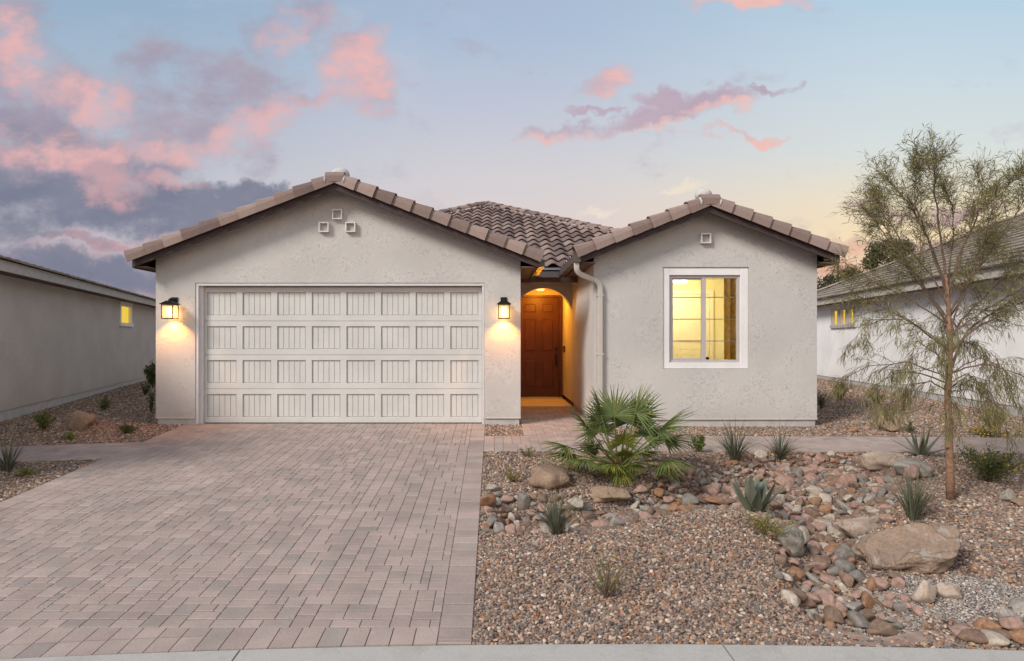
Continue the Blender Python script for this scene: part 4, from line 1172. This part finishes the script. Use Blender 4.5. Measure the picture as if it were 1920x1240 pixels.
lantern(-5.50, 'lit black wall lantern left of the garage door'); lantern(.18, 'lit black wall lantern between the garage door and the arched entry')

# ------------------------------------------------------------------ neighbours
def frame_pts(o, d):
    d = Vector((d[0], d[1], 0)).normalized(); return Vector(o), d
def neighbour(name, label, P, d, inw, length, depth, zb, ze_, wallm, roofm, pitch, windows, ovh, tiles, far_hip, fascia=.2, near_ext=0, hip_far=True):
    """P: a point of the seen wall, d: unit direction along it away from the camera, inw: unit inward normal"""
    H = empty(name, (0,0,0)); tag(H, label, 'house')
    P, d, inw = Vector(P), Vector(d), Vector(inw); up = Vector((0,0,1))
    def q(a, b, z): return tuple(P+d*a+inw*b+up*(z-P.z))
    def slab(mb, a0, a1, b0, b1, z0, z1):
        v = [q(a0,b0,z0),q(a1,b0,z0),q(a1,b1,z0),q(a0,b1,z0),q(a0,b0,z1),q(a1,b0,z1),q(a1,b1,z1),q(a0,b1,z1)]
        mb.add(v, [(0,3,2,1),(4,5,6,7),(0,1,5,4),(1,2,6,5),(2,3,7,6),(3,0,4,7)])
    # wall with window openings cut out along its length
    mb = MB(); T_ = .15; a = 0
    for (w0, w1, z0, z1) in sorted(windows):
        slab(mb, a, w0, 0, T_, zb+.14, ze_); slab(mb, w0, w1, 0, T_, zb+.14, z0); slab(mb, w0, w1, 0, T_, z1, ze_); a = w1
    slab(mb, a, length, 0, T_, zb+.14, ze_)
    slab(mb, 0, T_, T_, depth, zb+.14, ze_); slab(mb, length-T_, length, T_, depth, zb+.14, ze_)
    mb.build('wall', wallm, H)
    mb = MB(); slab(mb, .02, length-.02, .02, depth, zb-.4, zb+.138); mb.build('foundation', M['concrete'], H)
    for (w0, w1, z0, z1) in windows:
        f = MB(); t = .07
        slab(f, w0-.05, w0+t, -.03, .06, z0, z1); slab(f, w1-t, w1+.05, -.03, .06, z0, z1); slab(f, w0+t, w1-t, -.03, .06, z1-t, z1); 
        wn = f.build('window', M['trim'] if wallm is M['stucco_grey'] else M['vinyl'], H)
        f = MB(); slab(f, w0-.08, w1+.08, -.06, .06, z0-.10, z0); slab(f, w0-.06, w1+.06, -.04, .06, z1, z1+.06) if wallm is M['stucco_grey'] else None
        f.build('sill', M['trim'] if wallm is M['stucco_grey'] else M['vinyl'], wn)
        f = MB(); slab(f, w0+t, w1-t, .05, .055, z0, z1-t); f.build('pane', M['litpane'], wn)
    # roof
    rf = MB(); fz = ze_
    slab(rf, -ovh, length+ovh, -ovh+.03, depth+ovh, fz, fz+.03)
    r_ = rf.build('roof', M['soffit'], H)
    fb = MB(); slab(fb, -ovh, length+ovh, -ovh, -ovh+.03, fz-.01, fz+fascia); fb.build('fascia', M['spout'] if wallm is not M['stucco_grey'] else M['concrete'], r_)
    half = depth/2+ovh
    rt = MB(); zt = fz+fascia+.0; rise = half*pitch
    ha = half if far_hip else 0
    v = [q(-ovh-near_ext,-ovh-.03,zt), q(length+ovh,-ovh-.03,zt), q(length+ovh-ha,-ovh+half,zt+rise), q(-ovh-near_ext+(half if near_ext == 0 and far_hip else 0),-ovh+half,zt+rise), q(length+ovh,depth+ovh,zt), q(-ovh-near_ext,depth+ovh,zt)]
    rt.add(v, [(0,1,2,3),(1,4,2),(4,5,3,2),(5,0,3)])
    rt.build('underlay', M['soffit'], r_)
    # tile courses on the seen slope
    tl = MB(); L = math.hypot(1, pitch); vd = (inw+up*pitch)/L
    ex = .33; nr = int(half*L/ex); nrm = (up-inw*pitch)/L
    for r in range(nr):
        b = r*ex/L; a0 = -ovh-near_ext+(b if near_ext == 0 and far_hip else 0); a1 = length+ovh-(b if far_hip else 0)
        a = a0; cw = tiles
        while a < a1-.02:
            k = random.uniform(0,1); tl.cc = (k,k,k); e = min(a+cw, a1); g = .004; hh = random.uniform(-.003,.003)
            o = P+up*(zt-P.z)+inw*(-ovh-.03)
            def pt(aa, s, hgt): return tuple(o+d*aa+vd*s+nrm*hgt)
            s0, s1 = r*ex-(.05 if r == 0 else .0), r*ex+ex+.03
            vs = [pt(a+g,s0,.012),pt(e-g,s0,.012),pt(a+g,s0,.045+hh),pt((a+e)/2,s0,.057+hh),pt(e-g,s0,.045+hh),pt(a+g,s1,.012),pt((a+e)/2,s1,.02),pt(e-g,s1,.012)]
            tl.add(vs, [(0,1,4,3,2),(2,3,6,5),(3,4,7,6),(0,2,5),(1,7,4)]); a = e
    tl.build('tiles', roofm, r_, col=True)
    if far_hip:
        cpm = MB(); caps(cpm, q(length+ovh,-ovh-.03,zt+.05), q(length+ovh-ha,-ovh+half,zt+rise+.05), .09, .36)
        cpm.build('hip_tiles', roofm, r_, col=True)
    return H
# right: white house, wall runs away with VP (1120, 640)
dR = Vector((.171,1,0)).normalized(); nR = Vector((dR.y,-dR.x,0))
PR = Vector((.171*6.0+8.03, 6.0, .05)); LR = 17.6*math.hypot(1,.171)
def aR(Y): return (Y-6.0)*math.hypot(1,.171)
def wR(px): return aR(8.03/((px-CX)/F_PX-.171))
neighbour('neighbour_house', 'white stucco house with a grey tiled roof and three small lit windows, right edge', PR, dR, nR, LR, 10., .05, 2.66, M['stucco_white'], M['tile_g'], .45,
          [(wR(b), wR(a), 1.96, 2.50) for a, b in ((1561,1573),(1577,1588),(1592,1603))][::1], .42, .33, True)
# left: grey house in shade
dL = Vector((-.318,1,0)).normalized(); nL = Vector((-dL.y,dL.x,0))
PL = Vector((-.318*6.0-5.35, 6.0, .05)); kL = math.hypot(1,.318)
def wL(px): return ((-5.35/((px-CX)/F_PX+.318))-6.0)*kL
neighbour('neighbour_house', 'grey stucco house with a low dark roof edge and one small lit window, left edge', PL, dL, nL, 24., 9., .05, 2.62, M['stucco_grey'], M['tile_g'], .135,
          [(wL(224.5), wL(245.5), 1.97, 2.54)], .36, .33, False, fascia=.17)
# ------------------------------------------------------------------ plants
def rv(): return Vector((random.gauss(0,1), random.gauss(0,1), random.gauss(0,1))).normalized()
def shade(lo=.75, hi=1.25):
    k = random.uniform(lo, hi); return (k*random.uniform(.93,1.07), k, k*random.uniform(.85,1.1))
def palm():
    p = at(1160, 888); root = empty('fan_palm', tuple(p-Vector((0,0,.02)))); tag(root, 'bushy green fan palm growing in the gravel before the right wing', 'palm')
    st = MB()
    for i in range(60):
        a = random.uniform(0, 6.28); r = random.uniform(.02,.13); h = random.uniform(.10,.34)
        st.cc = shade(.6,1.2); c = Vector((math.cos(a), math.sin(a), 0))
        st.strip([c*r*.6, c*r*1.0+Vector((0,0,h*.6)), c*(r+random.uniform(.02,.1))+Vector((0,0,h))], [.03,.02,.004], Vector((-c.y,c.x,0)), .3)
    st.build('stem', M['palm_dry'], root, col=True)
    #  azimuth (0 = right, 90 = away), tilt from vertical, petiole length, fan radius, droop
    spec = [(95,6,.58,.44,.15),(60,20,.55,.46,.2),(145,26,.52,.44,.2),(20,30,.60,.50,.2),(170,38,.58,.46,.2),(-10,44,.62,.54,.3),(8,60,.66,.50,.5),
            (185,62,.62,.38,.5),(-40,40,.42,.38,.4),(-145,52,.46,.36,.5),(214,66,.52,.34,.6),(-28,70,.56,.38,.9),(-90,30,.34,.30,.5),(-10,84,.44,.32,.9),(20,18,.66,.46,.25),(160,18,.64,.44,.25),(40,50,.5,.45,.3),(120,52,.5,.42,.3),(-60,60,.34,.40,.5),(165,75,.5,.42,.5),(-85,35,.20,.24,.5),(-120,60,.20,.26,.7),(-60,62,.18,.25,.7),(-95,80,.14,.24,.9),(-150,70,.2,.28,.7)]
    for (az, ti, pl_, fr_, dr_) in spec:
        a = R(az+random.uniform(-12,12)); t = R(max(2, ti+random.uniform(-8,8))); fr_ *= random.uniform(.85,1.08); d = Vector((math.sin(t)*math.cos(a), math.sin(t)*math.sin(a), math.cos(t)))
        hor = Vector((math.cos(a), math.sin(a), 0)); side = Vector((-math.sin(a), math.cos(a), 0))
        if abs(hor.y) > .8 and ti < 30: side = Vector((1,0,0))
        fb = MB(); q0 = Vector((hor.x*.04, hor.y*.04, .12)); q1 = q0+d*pl_*.55; q2 = q0+d*pl_+Vector((0,0,-.05*dr_))
        fb.cc = (.9,1.,.7); fb.tube([q0,q1,q2], [.012,.009,.006], 5)
        dd = (q2-q1).normalized(); nrm = dd.cross(side).normalized()
        nb = 34
        for i in range(nb):
            th = R(-112+224*i/(nb-1))+random.gauss(0,.025)
            b = (dd*math.cos(th)+side*math.sin(th)).normalized(); L = fr_*(1-.22*abs(th/R(112))**2)*random.uniform(.9,1.05)
            b = (b+nrm*random.gauss(0,.03)+nrm*(-.10*abs(math.sin(th)))).normalized()
            s2 = b.cross(nrm).normalized(); pts = []
            for k in range(5):
                f = k/4; g = Vector((0,0,-1))*L*(.10+.22*dr_)*f*f*random.uniform(.8,1.25)
                pts.append(q2+b*L*f+g)
            w = .0285
            dry = random.random() < (.10 if dr_ < .5 else .25)
            fb.cc = (1.7,1.25,.9) if dry else shade(.75,1.25)
            if fr_ < .31: fb.cc = tuple(a_*b_ for a_, b_ in zip(fb.cc, (1.35,1.2,.8)))
            fb.strip(pts, [.006,w,w*.8,w*.42,.002], s2, .5)
        fb.build('frond', M['palm'], root, col=True)
palm()
def tuft(px, py, n, h, spread, label, mat='yucca', w=.012, curl=.5, name='yucca', cat='plant', group=None):
    p = at(px, py); mb = MB()
    for i in range(n):
        a = random.uniform(0, 6.28); t = min(1.35, spread*2.0*random.random()**.7); L = h*random.uniform(.6,1.1)
        hor = Vector((math.cos(a), math.sin(a), 0)); side = Vector((-hor.y, hor.x, 0)); pts = []
        x = z = 0; cur = t*.45; pos = hor*random.uniform(0,.035); mb.cc = shade(.65,1.3)
        for k in range(6):
            pts.append(pos.copy()); cur2 = cur+t*curl*k/5*1.6; pos = pos+(hor*math.sin(cur2)+Vector((0,0,math.cos(cur2))))*L/5
        mb.strip(pts, [w,w*1.05,w*.9,w*.7,w*.4,.001], side, .4)
    o = mb.build(name, M[mat], col=True, loc=tuple(p-Vector((0,0,.015)))); tag(o, label, cat, group); return o
tuft(1043,1003,110,.44,.62,'grassy grey-green tuft in front of the creek cobbles nearest the driveway', w=.011)
tuft(1378,864,120,.60,.78,'spiky tuft beside the walk below the window, left one of two')
tuft(1462,860,80,.56,.85,'sparser spiky tuft beside the walk, right one of two')
tuft(1712,976,130,.52,.50,'dense upright tuft left of the tree trunk, above the largest boulder', w=.010)
tuft(14,884,70,.50,.7,'spiky tuft at the left edge beside the left walk')
def agave(px, py, n, L, w, label, spread=(.1,1.0), lean=.25):
    p = at(px, py); mb = MB()
    for i in range(n):
        a = i*2.4+random.uniform(-.2,.2); f = i/(n-1); t = spread[0]+(spread[1]-spread[0])*f
        hor = Vector((math.cos(a), math.sin(a), 0)); side = Vector((-hor.y, hor.x, 0)); pts = []; pos = hor*.02; l = L*random.uniform(.85,1.08)*(.8+.2*f)
        for k in range(7):
            pts.append(pos.copy()); ang = t+lean*(k/6)*t; pos = pos+(hor*math.sin(ang)+Vector((0,0,math.cos(ang))))*l/6
        mb.cc = shade(.85,1.15)
        mb.strip(pts, [w*.75,w*.95,w,w*.92,w*.7,w*.38,.002], side, -.35 if False else .3)
    o = mb.build('agave', M['agave'], col=True, loc=tuple(p-Vector((0,0,.02)))); tag(o, label, 'agave')
    s = o.modifiers.new('solid','SOLIDIFY'); s.thickness = .006
agave(1415,962,17,.45,.10,'blue-grey agave with broad leaves on the gravel mound left of the creek', (.05,.75), .12)
agave(1727,854,15,.50,.052,'agave with long thin spreading leaves beside the walk, left of the tree trunk', (.05,1.35), .3)
def shrub(px, py, h, wd, nl, label, ls=.02, cat='shrub', mat='shrub', dens=.75, nst=16, flowers=0, name='shrub', tint=(1,1,1), dot=False):
    p = at(px, py); root = empty(name, tuple(p-Vector((0,0,.01)))); tag(root, label, cat)
    st = MB(); lf = MB(); fl2 = MB(); tips = []
    for i in range(nst):
        a = random.uniform(0,6.28); t = random.uniform(0, 1); r = wd/2*math.sqrt(t); hh = h*(1-.35*t)*random.uniform(.7,1.05)
        e = Vector((r*math.cos(a), r*math.sin(a), hh)); m = Vector((e.x*.35+random.gauss(0,.02), e.y*.35+random.gauss(0,.02), hh*.55))
        pts = bez((0,0,0), m, e, 5); st.tube(pts, [.005,.0045,.004,.003,.0022,.0012], 4, False); tips.append(pts)
    for i in range(int(nl*1.9)):
        pts = random.choice(tips); f = random.uniform(.25,1)*5; k = min(int(f), 4); q = pts[k].lerp(pts[k+1], f-k)+rv()*random.uniform(0,wd*.10)
        if q.z < .005: q.z = random.uniform(.005,.03)
        b = (rv()+Vector((0,0,.6))).normalized(); s = b.cross(rv()).normalized(); c = shade(.6,1.4); l = ls*random.uniform(.8,1.5)
        lf.cc = tuple(c[j]*tint[j] for j in range(3)); n2 = s.cross(b)
        lf.add([tuple(q),tuple(q+b*l*.5+s*l*.26),tuple(q+b*l),tuple(q+b*l*.5-s*l*.26)], [(0,1,2,3)])
    st.build('stem', M['twig'], root); lf.build('foliage', M[mat], root, col=True)
    if flowers:
        for i in range(flowers):
            fl2 = MB(); fl2.cc = (1,1,1)
            q = random.choice(tips)[5]+rv()*wd*.09; q.z = max(q.z, .03)
            for k in range(3):
                b = rv(); s = b.cross(rv()).normalized()*.012; b = b*.012; fl2.add([tuple(q-b-s),tuple(q+b-s),tuple(q+b+s),tuple(q-b+s)], [(0,1,2,3)])
            fl2.build('flower', M['flower'], root, col=True)
shrub(1853,905,.46,.74,2000,'broad dark green shrub right of the tree trunk with a few yellow flowers', flowers=16, nst=34, ls=.022)
shrub(1850,818,.14,.55,500,'low yellow-flowered clump beyond the walk near the right edge', flowers=45, nst=24, ls=.022)
shrub(1577,752,.50,.36,700,'green shrub in the side yard by the white wall', nst=20, ls=.028)
shrub(1858,805,.30,.36,350,'pale green bush behind the yellow-flowered clump', nst=14, tint=(1.3,1.3,1.1), ls=.025)
shrub(1706,812,.22,.22,260,'small dark bush tucked against the right side of the upright boulder', nst=10)
shrub(1308,850,.30,.30,700,'leafy green bush at the right side of the palm', nst=18, ls=.024, tint=(1.2,1.3,1.))
shrub(1112,862,.36,.36,420,'open dark bush behind the left side of the palm', nst=18, ls=.024)
shrub(988,858,.20,.26,130,'thin grey-green sprig beside the paved walk near the driveway', nst=12, ls=.02, tint=(1.9,1.6,1.4))
shrub(962,905,.20,.26,150,'thin dry sprig at the driveway edge above the creek', nst=12, ls=.018, tint=(1.9,1.5,1.1))
shrub(1137,1120,.42,.50,200,'faint airy weed on the front gravel mound', nst=20, ls=.015, tint=(2.0,1.7,1.2))
shrub(1440,1005,.22,.62,520,'spreading wispy groundcover at the foot of the broad agave', nst=34, ls=.014, tint=(2.2,1.8,.9))
shrub(82,808,.36,.34,420,'brown-green leafy shrub left of the lone boulder in the side yard', nst=16, ls=.032, tint=(1.5,1.4,1.))
shrub(240,813,.16,.32,900,'low dense dark green mound near the garage corner', nst=34, ls=.018)
shrub(130,826,.13,.24,120,'pale green seedling in front of the lone boulder', nst=12, ls=.03, tint=(2.,2.,1.))
shrub(196,771,.34,.26,240,'thin green shrub in the middle of the left side yard', nst=12, ls=.032, tint=(1.2,1.3,1.))
shrub(272,743,.40,.28,260,'small shrub beside the far end of the left side yard', nst=12, ls=.036)
shrub(287,728,.85,.55,500,'taller oleander with dark narrow leaves showing behind the garage corner', nst=18, ls=.07, flowers=4)
shrub(48,893,.14,.34,220,'low yellow-green weed by the left walk', nst=16, ls=.018, tint=(1.7,1.6,.9))
shrub(1540,768,.40,.30,160,'thin dark shrub against the corner of the right wing', nst=12, ls=.03, tint=(.9,.9,.9))
shrub(283,775,.45,.22,150,'thin shrub against the garage side wall', nst=10, ls=.035)
shrub(1645,760,.34,.5,350,'pale wispy shrub in the right side yard beyond the upright boulder', nst=18, ls=.026, tint=(1.8,1.7,1.2))
# ---- young willow-leaved tree
def tree():
    p = at(1783, 938); root = empty('willow_acacia_tree', tuple(p-Vector((0,0,.05)))); root.name = 'young_tree'
    tag(root, 'slender young tree with sparse willowy leaves in front of the white house', 'tree')
    S = F_PX/p.y
    def w(px, py, dy=0.): return Vector(((px-1783)/S, dy, (938-py)/S+.05))
    tk = MB(); tp = [(1783,942),(1781,880),(1779,800),(1777,740),(1780,690),(1781,640),(1779,590),(1777,550),(1773,515)]
    pts = [w(a,b) for a, b in tp]; rad = [.044,.037,.033,.031,.030,.027,.022,.017,.013]
    tk.tube(pts, rad, 12)
    for (px, py) in ((1768,775),(1787,757),(1790,835),(1772,838),(1786,800),(1774,700),(1788,860)):
        c = w(px, py, -.03); tk.tube([c, c+Vector((.012*(1 if px > 1779 else -1), -.014, .006))], [.014,.009], 8)
    tk.build('trunk', M['bark'], root, smooth=True)
    lf = MB(); tw = MB()
    def leaves(a, b, n, droop):
        for i in range(n):
            q = a.lerp(b, random.random()); ax_ = (b-a).normalized()
            d = (ax_*.7+rv()*.8+Vector((0,0,-droop*1.1))).normalized(); L = random.uniform(.055,.12)
            s = d.cross(rv()).normalized(); m = q+d*L*.5+s*random.gauss(0,.006)+Vector((0,0,.004)); e = q+d*L+Vector((0,0,-.012*droop))
            ww = random.uniform(.0024,.0038); lf.cc = shade(.6,1.45)
            lf.add([tuple(q),tuple(m+s*ww),tuple(e),tuple(m-s*ww)], [(0,1,2,3)])
    def twig(p0, d, L, droop, r=.003, lvl=0):
        n = 6; pos = p0.copy(); dd = d.copy(); path = [pos.copy()]
        for i in range(n):
            dd = (dd+rv()*.13+Vector((0,0,-.13*droop+.03*(1-droop)))).normalized(); pos = pos+dd*L/n; path.append(pos.copy())
        tw.tube(path, [r*(1-.75*i/n) for i in range(n+1)], 3, False)
        for i in range(n): leaves(path[i], path[i+1], int(L/n*(15 if lvl else 12))+1, droop)
        if lvl == 0:
            for i in range(1, n):
                if random.random() < .8:
                    s = (dd+rv()*.9).normalized(); twig(path[i], s, L*random.uniform(.35,.6), droop, r*.6, 1)
    limbs = [  # pixel path, start radius, depth drift, droop
        ([(1773,515),(1765,470),(1752,410),(1742,360),(1736,320),(1733,295)], .013, -.15, .0),
        ([(1776,545),(1760,480),(1730,400),(1700,350),(1675,315)], .012, .2, .05),
        ([(1777,550),(1800,480),(1838,410),(1852,360),(1850,325)], .013, .1, .0),
        ([(1779,590),(1815,520),(1860,450),(1895,380),(1915,340)], .012, -.25, .05),
        ([(1780,610),(1740,560),(1690,500),(1640,440),(1602,400)], .012, -.2, .15),
        ([(1780,600),(1745,540),(1720,480),(1700,420),(1690,370)], .010, .45, .05),
        ([(1780,640),(1810,600),(1860,560),(1920,510),(1960,480)], .012, .3, .2),
        ([(1781,660),(1730,610),(1670,570),(1620,555)], .010, .35, .4),
        ([(1782,665),(1800,630),(1840,600),(1900,560),(1950,540)], .014, -.3, .4),
        ([(1783,690),(1810,620),(1860,585),(1920,540),(1980,500)], .016, -.1, .3),
        ([(1779,625),(1790,560),(1800,500),(1800,440),(1792,390)], .010, -.5, .05),
        ([(1778,570),(1790,500),(1812,430),(1822,370),(1820,330)], .010, .4, .0),
        ([(1781,660),(1820,640),(1870,650),(1915,690)], .008, .35, .9),
        ([(1779,700),(1740,660),(1690,640),(1650,680)], .009, -.4, .9),
        ([(1779,720),(1730,700),(1690,700),(1650,740)], .009, .2, 1.),
        ([(1779,735),(1740,715),(1700,720),(1660,745),(1635,760)], .009, -.2, 1.),
        ([(1780,700),(1830,680),(1880,700),(1920,740)], .009, -.35, 1.),
        ([(1779,730),(1820,710),(1860,725),(1890,760)], .008, .3, 1.),
        ([(1779,740),(1760,730),(1740,745),(1720,775)], .007, -.5, 1.),
        ([(1779,735),(1800,728),(1815,745),(1830,775)], .007, -.45, 1.),
        ([(1780,680),(1755,640),(1735,620),(1715,640),(1700,680)], .008, -.55, .9),
        ([(1780,640),(1790,600),(1830,590),(1870,620)], .008, .6, .8),
        ([(1779,580),(1750,520),(1700,460),(1660,400),(1645,360)], .010, .05, .1),
        ([(1779,600),(1830,540),(1880,490),(1930,440)], .010, .5, .1),
        ([(1781,650),(1700,600),(1640,600),(1610,640)], .008, .1, .8),
        ([(1777,560),(1740,470),(1700,390),(1690,340),(1682,315)], .010, -.3, .0),
        ([(1778,570),(1800,470),(1822,400),(1870,360),(1880,340)], .010, -.15, .0),
        ([(1780,630),(1830,580),(1880,540),(1925,500)], .010, -.5, .2),
        ([(1781,700),(1840,670),(1890,690),(1930,770)], .008, .1, 1.),
        ([(1780,710),(1720,680),(1660,690),(1630,720)], .008, .5, .9),
        ([(1780,720),(1770,690),(1750,700),(1735,760)], .007, .45, 1.),
        ([(1780,720),(1810,700),(1850,740),(1870,800)], .007, -.1, 1.),
        ([(1780,610),(1720,560),(1660,520),(1625,500)], .009, .4, .2),
    ]
    for path, r0, dy, dr in limbs:
        n = len(path); pts = [w(a, b, dy*(i/(n-1))**1.2) for i, (a, b) in enumerate(path)]
        P = []
        for i in range(n-1):
            for k in range(4): P.append(pts[i].lerp(pts[i+1], k/4)+rv()*.008)
        P.append(pts[-1]); bm_ = MB()
        bm_.tube(P, [r0*(1-.82*i/(len(P)-1)) for i in range(len(P))], 6, False)
        bm_.build('branch', M['twig'], root, smooth=True)
        L = sum((b-a).length for a, b in zip(P[:-1], P[1:]))
        nt = int(L*(21 if dr < .5 else 9))+6
        for i in range(nt):
            f = random.uniform(.18, 1)**.8*(len(P)-1); k = min(int(f), len(P)-2); q = P[k].lerp(P[k+1], f-k); t = (P[k+1]-P[k]).normalized()
            d = (t*.9+rv()*.75).normalized(); twig(q, d, random.uniform(.18,.5)*(1-.45*f/len(P)), dr)
        twig(P[-1], (P[-1]-P[-2]).normalized(), .2, dr)
    print('tree leaves', len(lf.f))
    tw.build('twigs', M['twig'], root); lf.build('crown', M['treeleaf'], root, col=True)
tree()
def far_tree(px, py, Y, h, wd, n, label, seed, ls=.14):
    random.seed(seed)
    x = (px-CX)/F_PX*Y; top = CAMZ+(CY-py)/F_PX*Y; root = empty('far_tree', (x, Y, .05)); tag(root, label, 'tree')
    tk = MB(); tk.tube([(0,0,0),(.1,0,top*.4),(0,0,top*.75)], [.16,.11,.05], 8)
    cl = []
    for i in range(14):
        a = random.uniform(0,6.28); r = wd/2*math.sqrt(random.random())*.9; c = Vector((r*math.cos(a), r*math.sin(a), top-h*random.uniform(.12,.9)*(.4+.6*1))); c.z = top-.25-h*random.random()*.8-.5*(r/wd)
        cl.append((c, random.uniform(.3,.65))); tk.tube([(.0,0,top*.45),(c.x*.5,c.y*.5,(c.z+top*.45)/2),tuple(c)], [.05,.03,.012], 5)
    tk.build('trunk', M['twig'], root)
    lf = MB()
    for i in range(n):
        c, r = random.choice(cl); q = c+rv()*r*random.random()**.5; b = rv(); s = b.cross(rv()).normalized(); l = ls*random.uniform(.6,1.3); lf.cc = shade(.6,1.4)
        lf.add([tuple(q),tuple(q+b*l*.5+s*l*.3),tuple(q+b*l),tuple(q+b*l*.5-s*l*.3)], [(0,1,2,3)])
    lf.build('crown', M['farleaf'], root, col=True)
far_tree(1632,445,34,3.4,3.8,11000,'loose dark tree rising beyond the white house roof',31)
far_tree(1550,512,38,2.8,2.0,4200,'small tree between the right wing and the white house roof',32)
far_tree(1725,452,36,3.0,4.0,9000,'wider dark tree behind the young tree, beyond the white house roof',33)
def street_lamp():
    Y = 33.; x = (1567-CX)/F_PX*Y; top = CAMZ+(CY-488)/F_PX*Y
    root = empty('street_lamp', (x, Y, 0)); tag(root, 'dark street lamp with a bell shade beyond the roofs, right of the wing', 'street lamp')
    m = MB(); m.tube([(0.12,0,0),(0.12,0,top)], [.05,.035], 8); m.tube([(.12,0,top-.15),(-.05,0,top-.35),(-.18,0,top-.75)], .02, 6); m.build('pole', M['black'], root)
    m = MB(); m.lathe([(.03,top-.72),(.06,top-.82),(.10,top-.95),(.20,top-1.05),(.21,top-1.09)], (-.19,0,0), 14); m.build('lamp_shade', M['black'], root)
street_lamp()
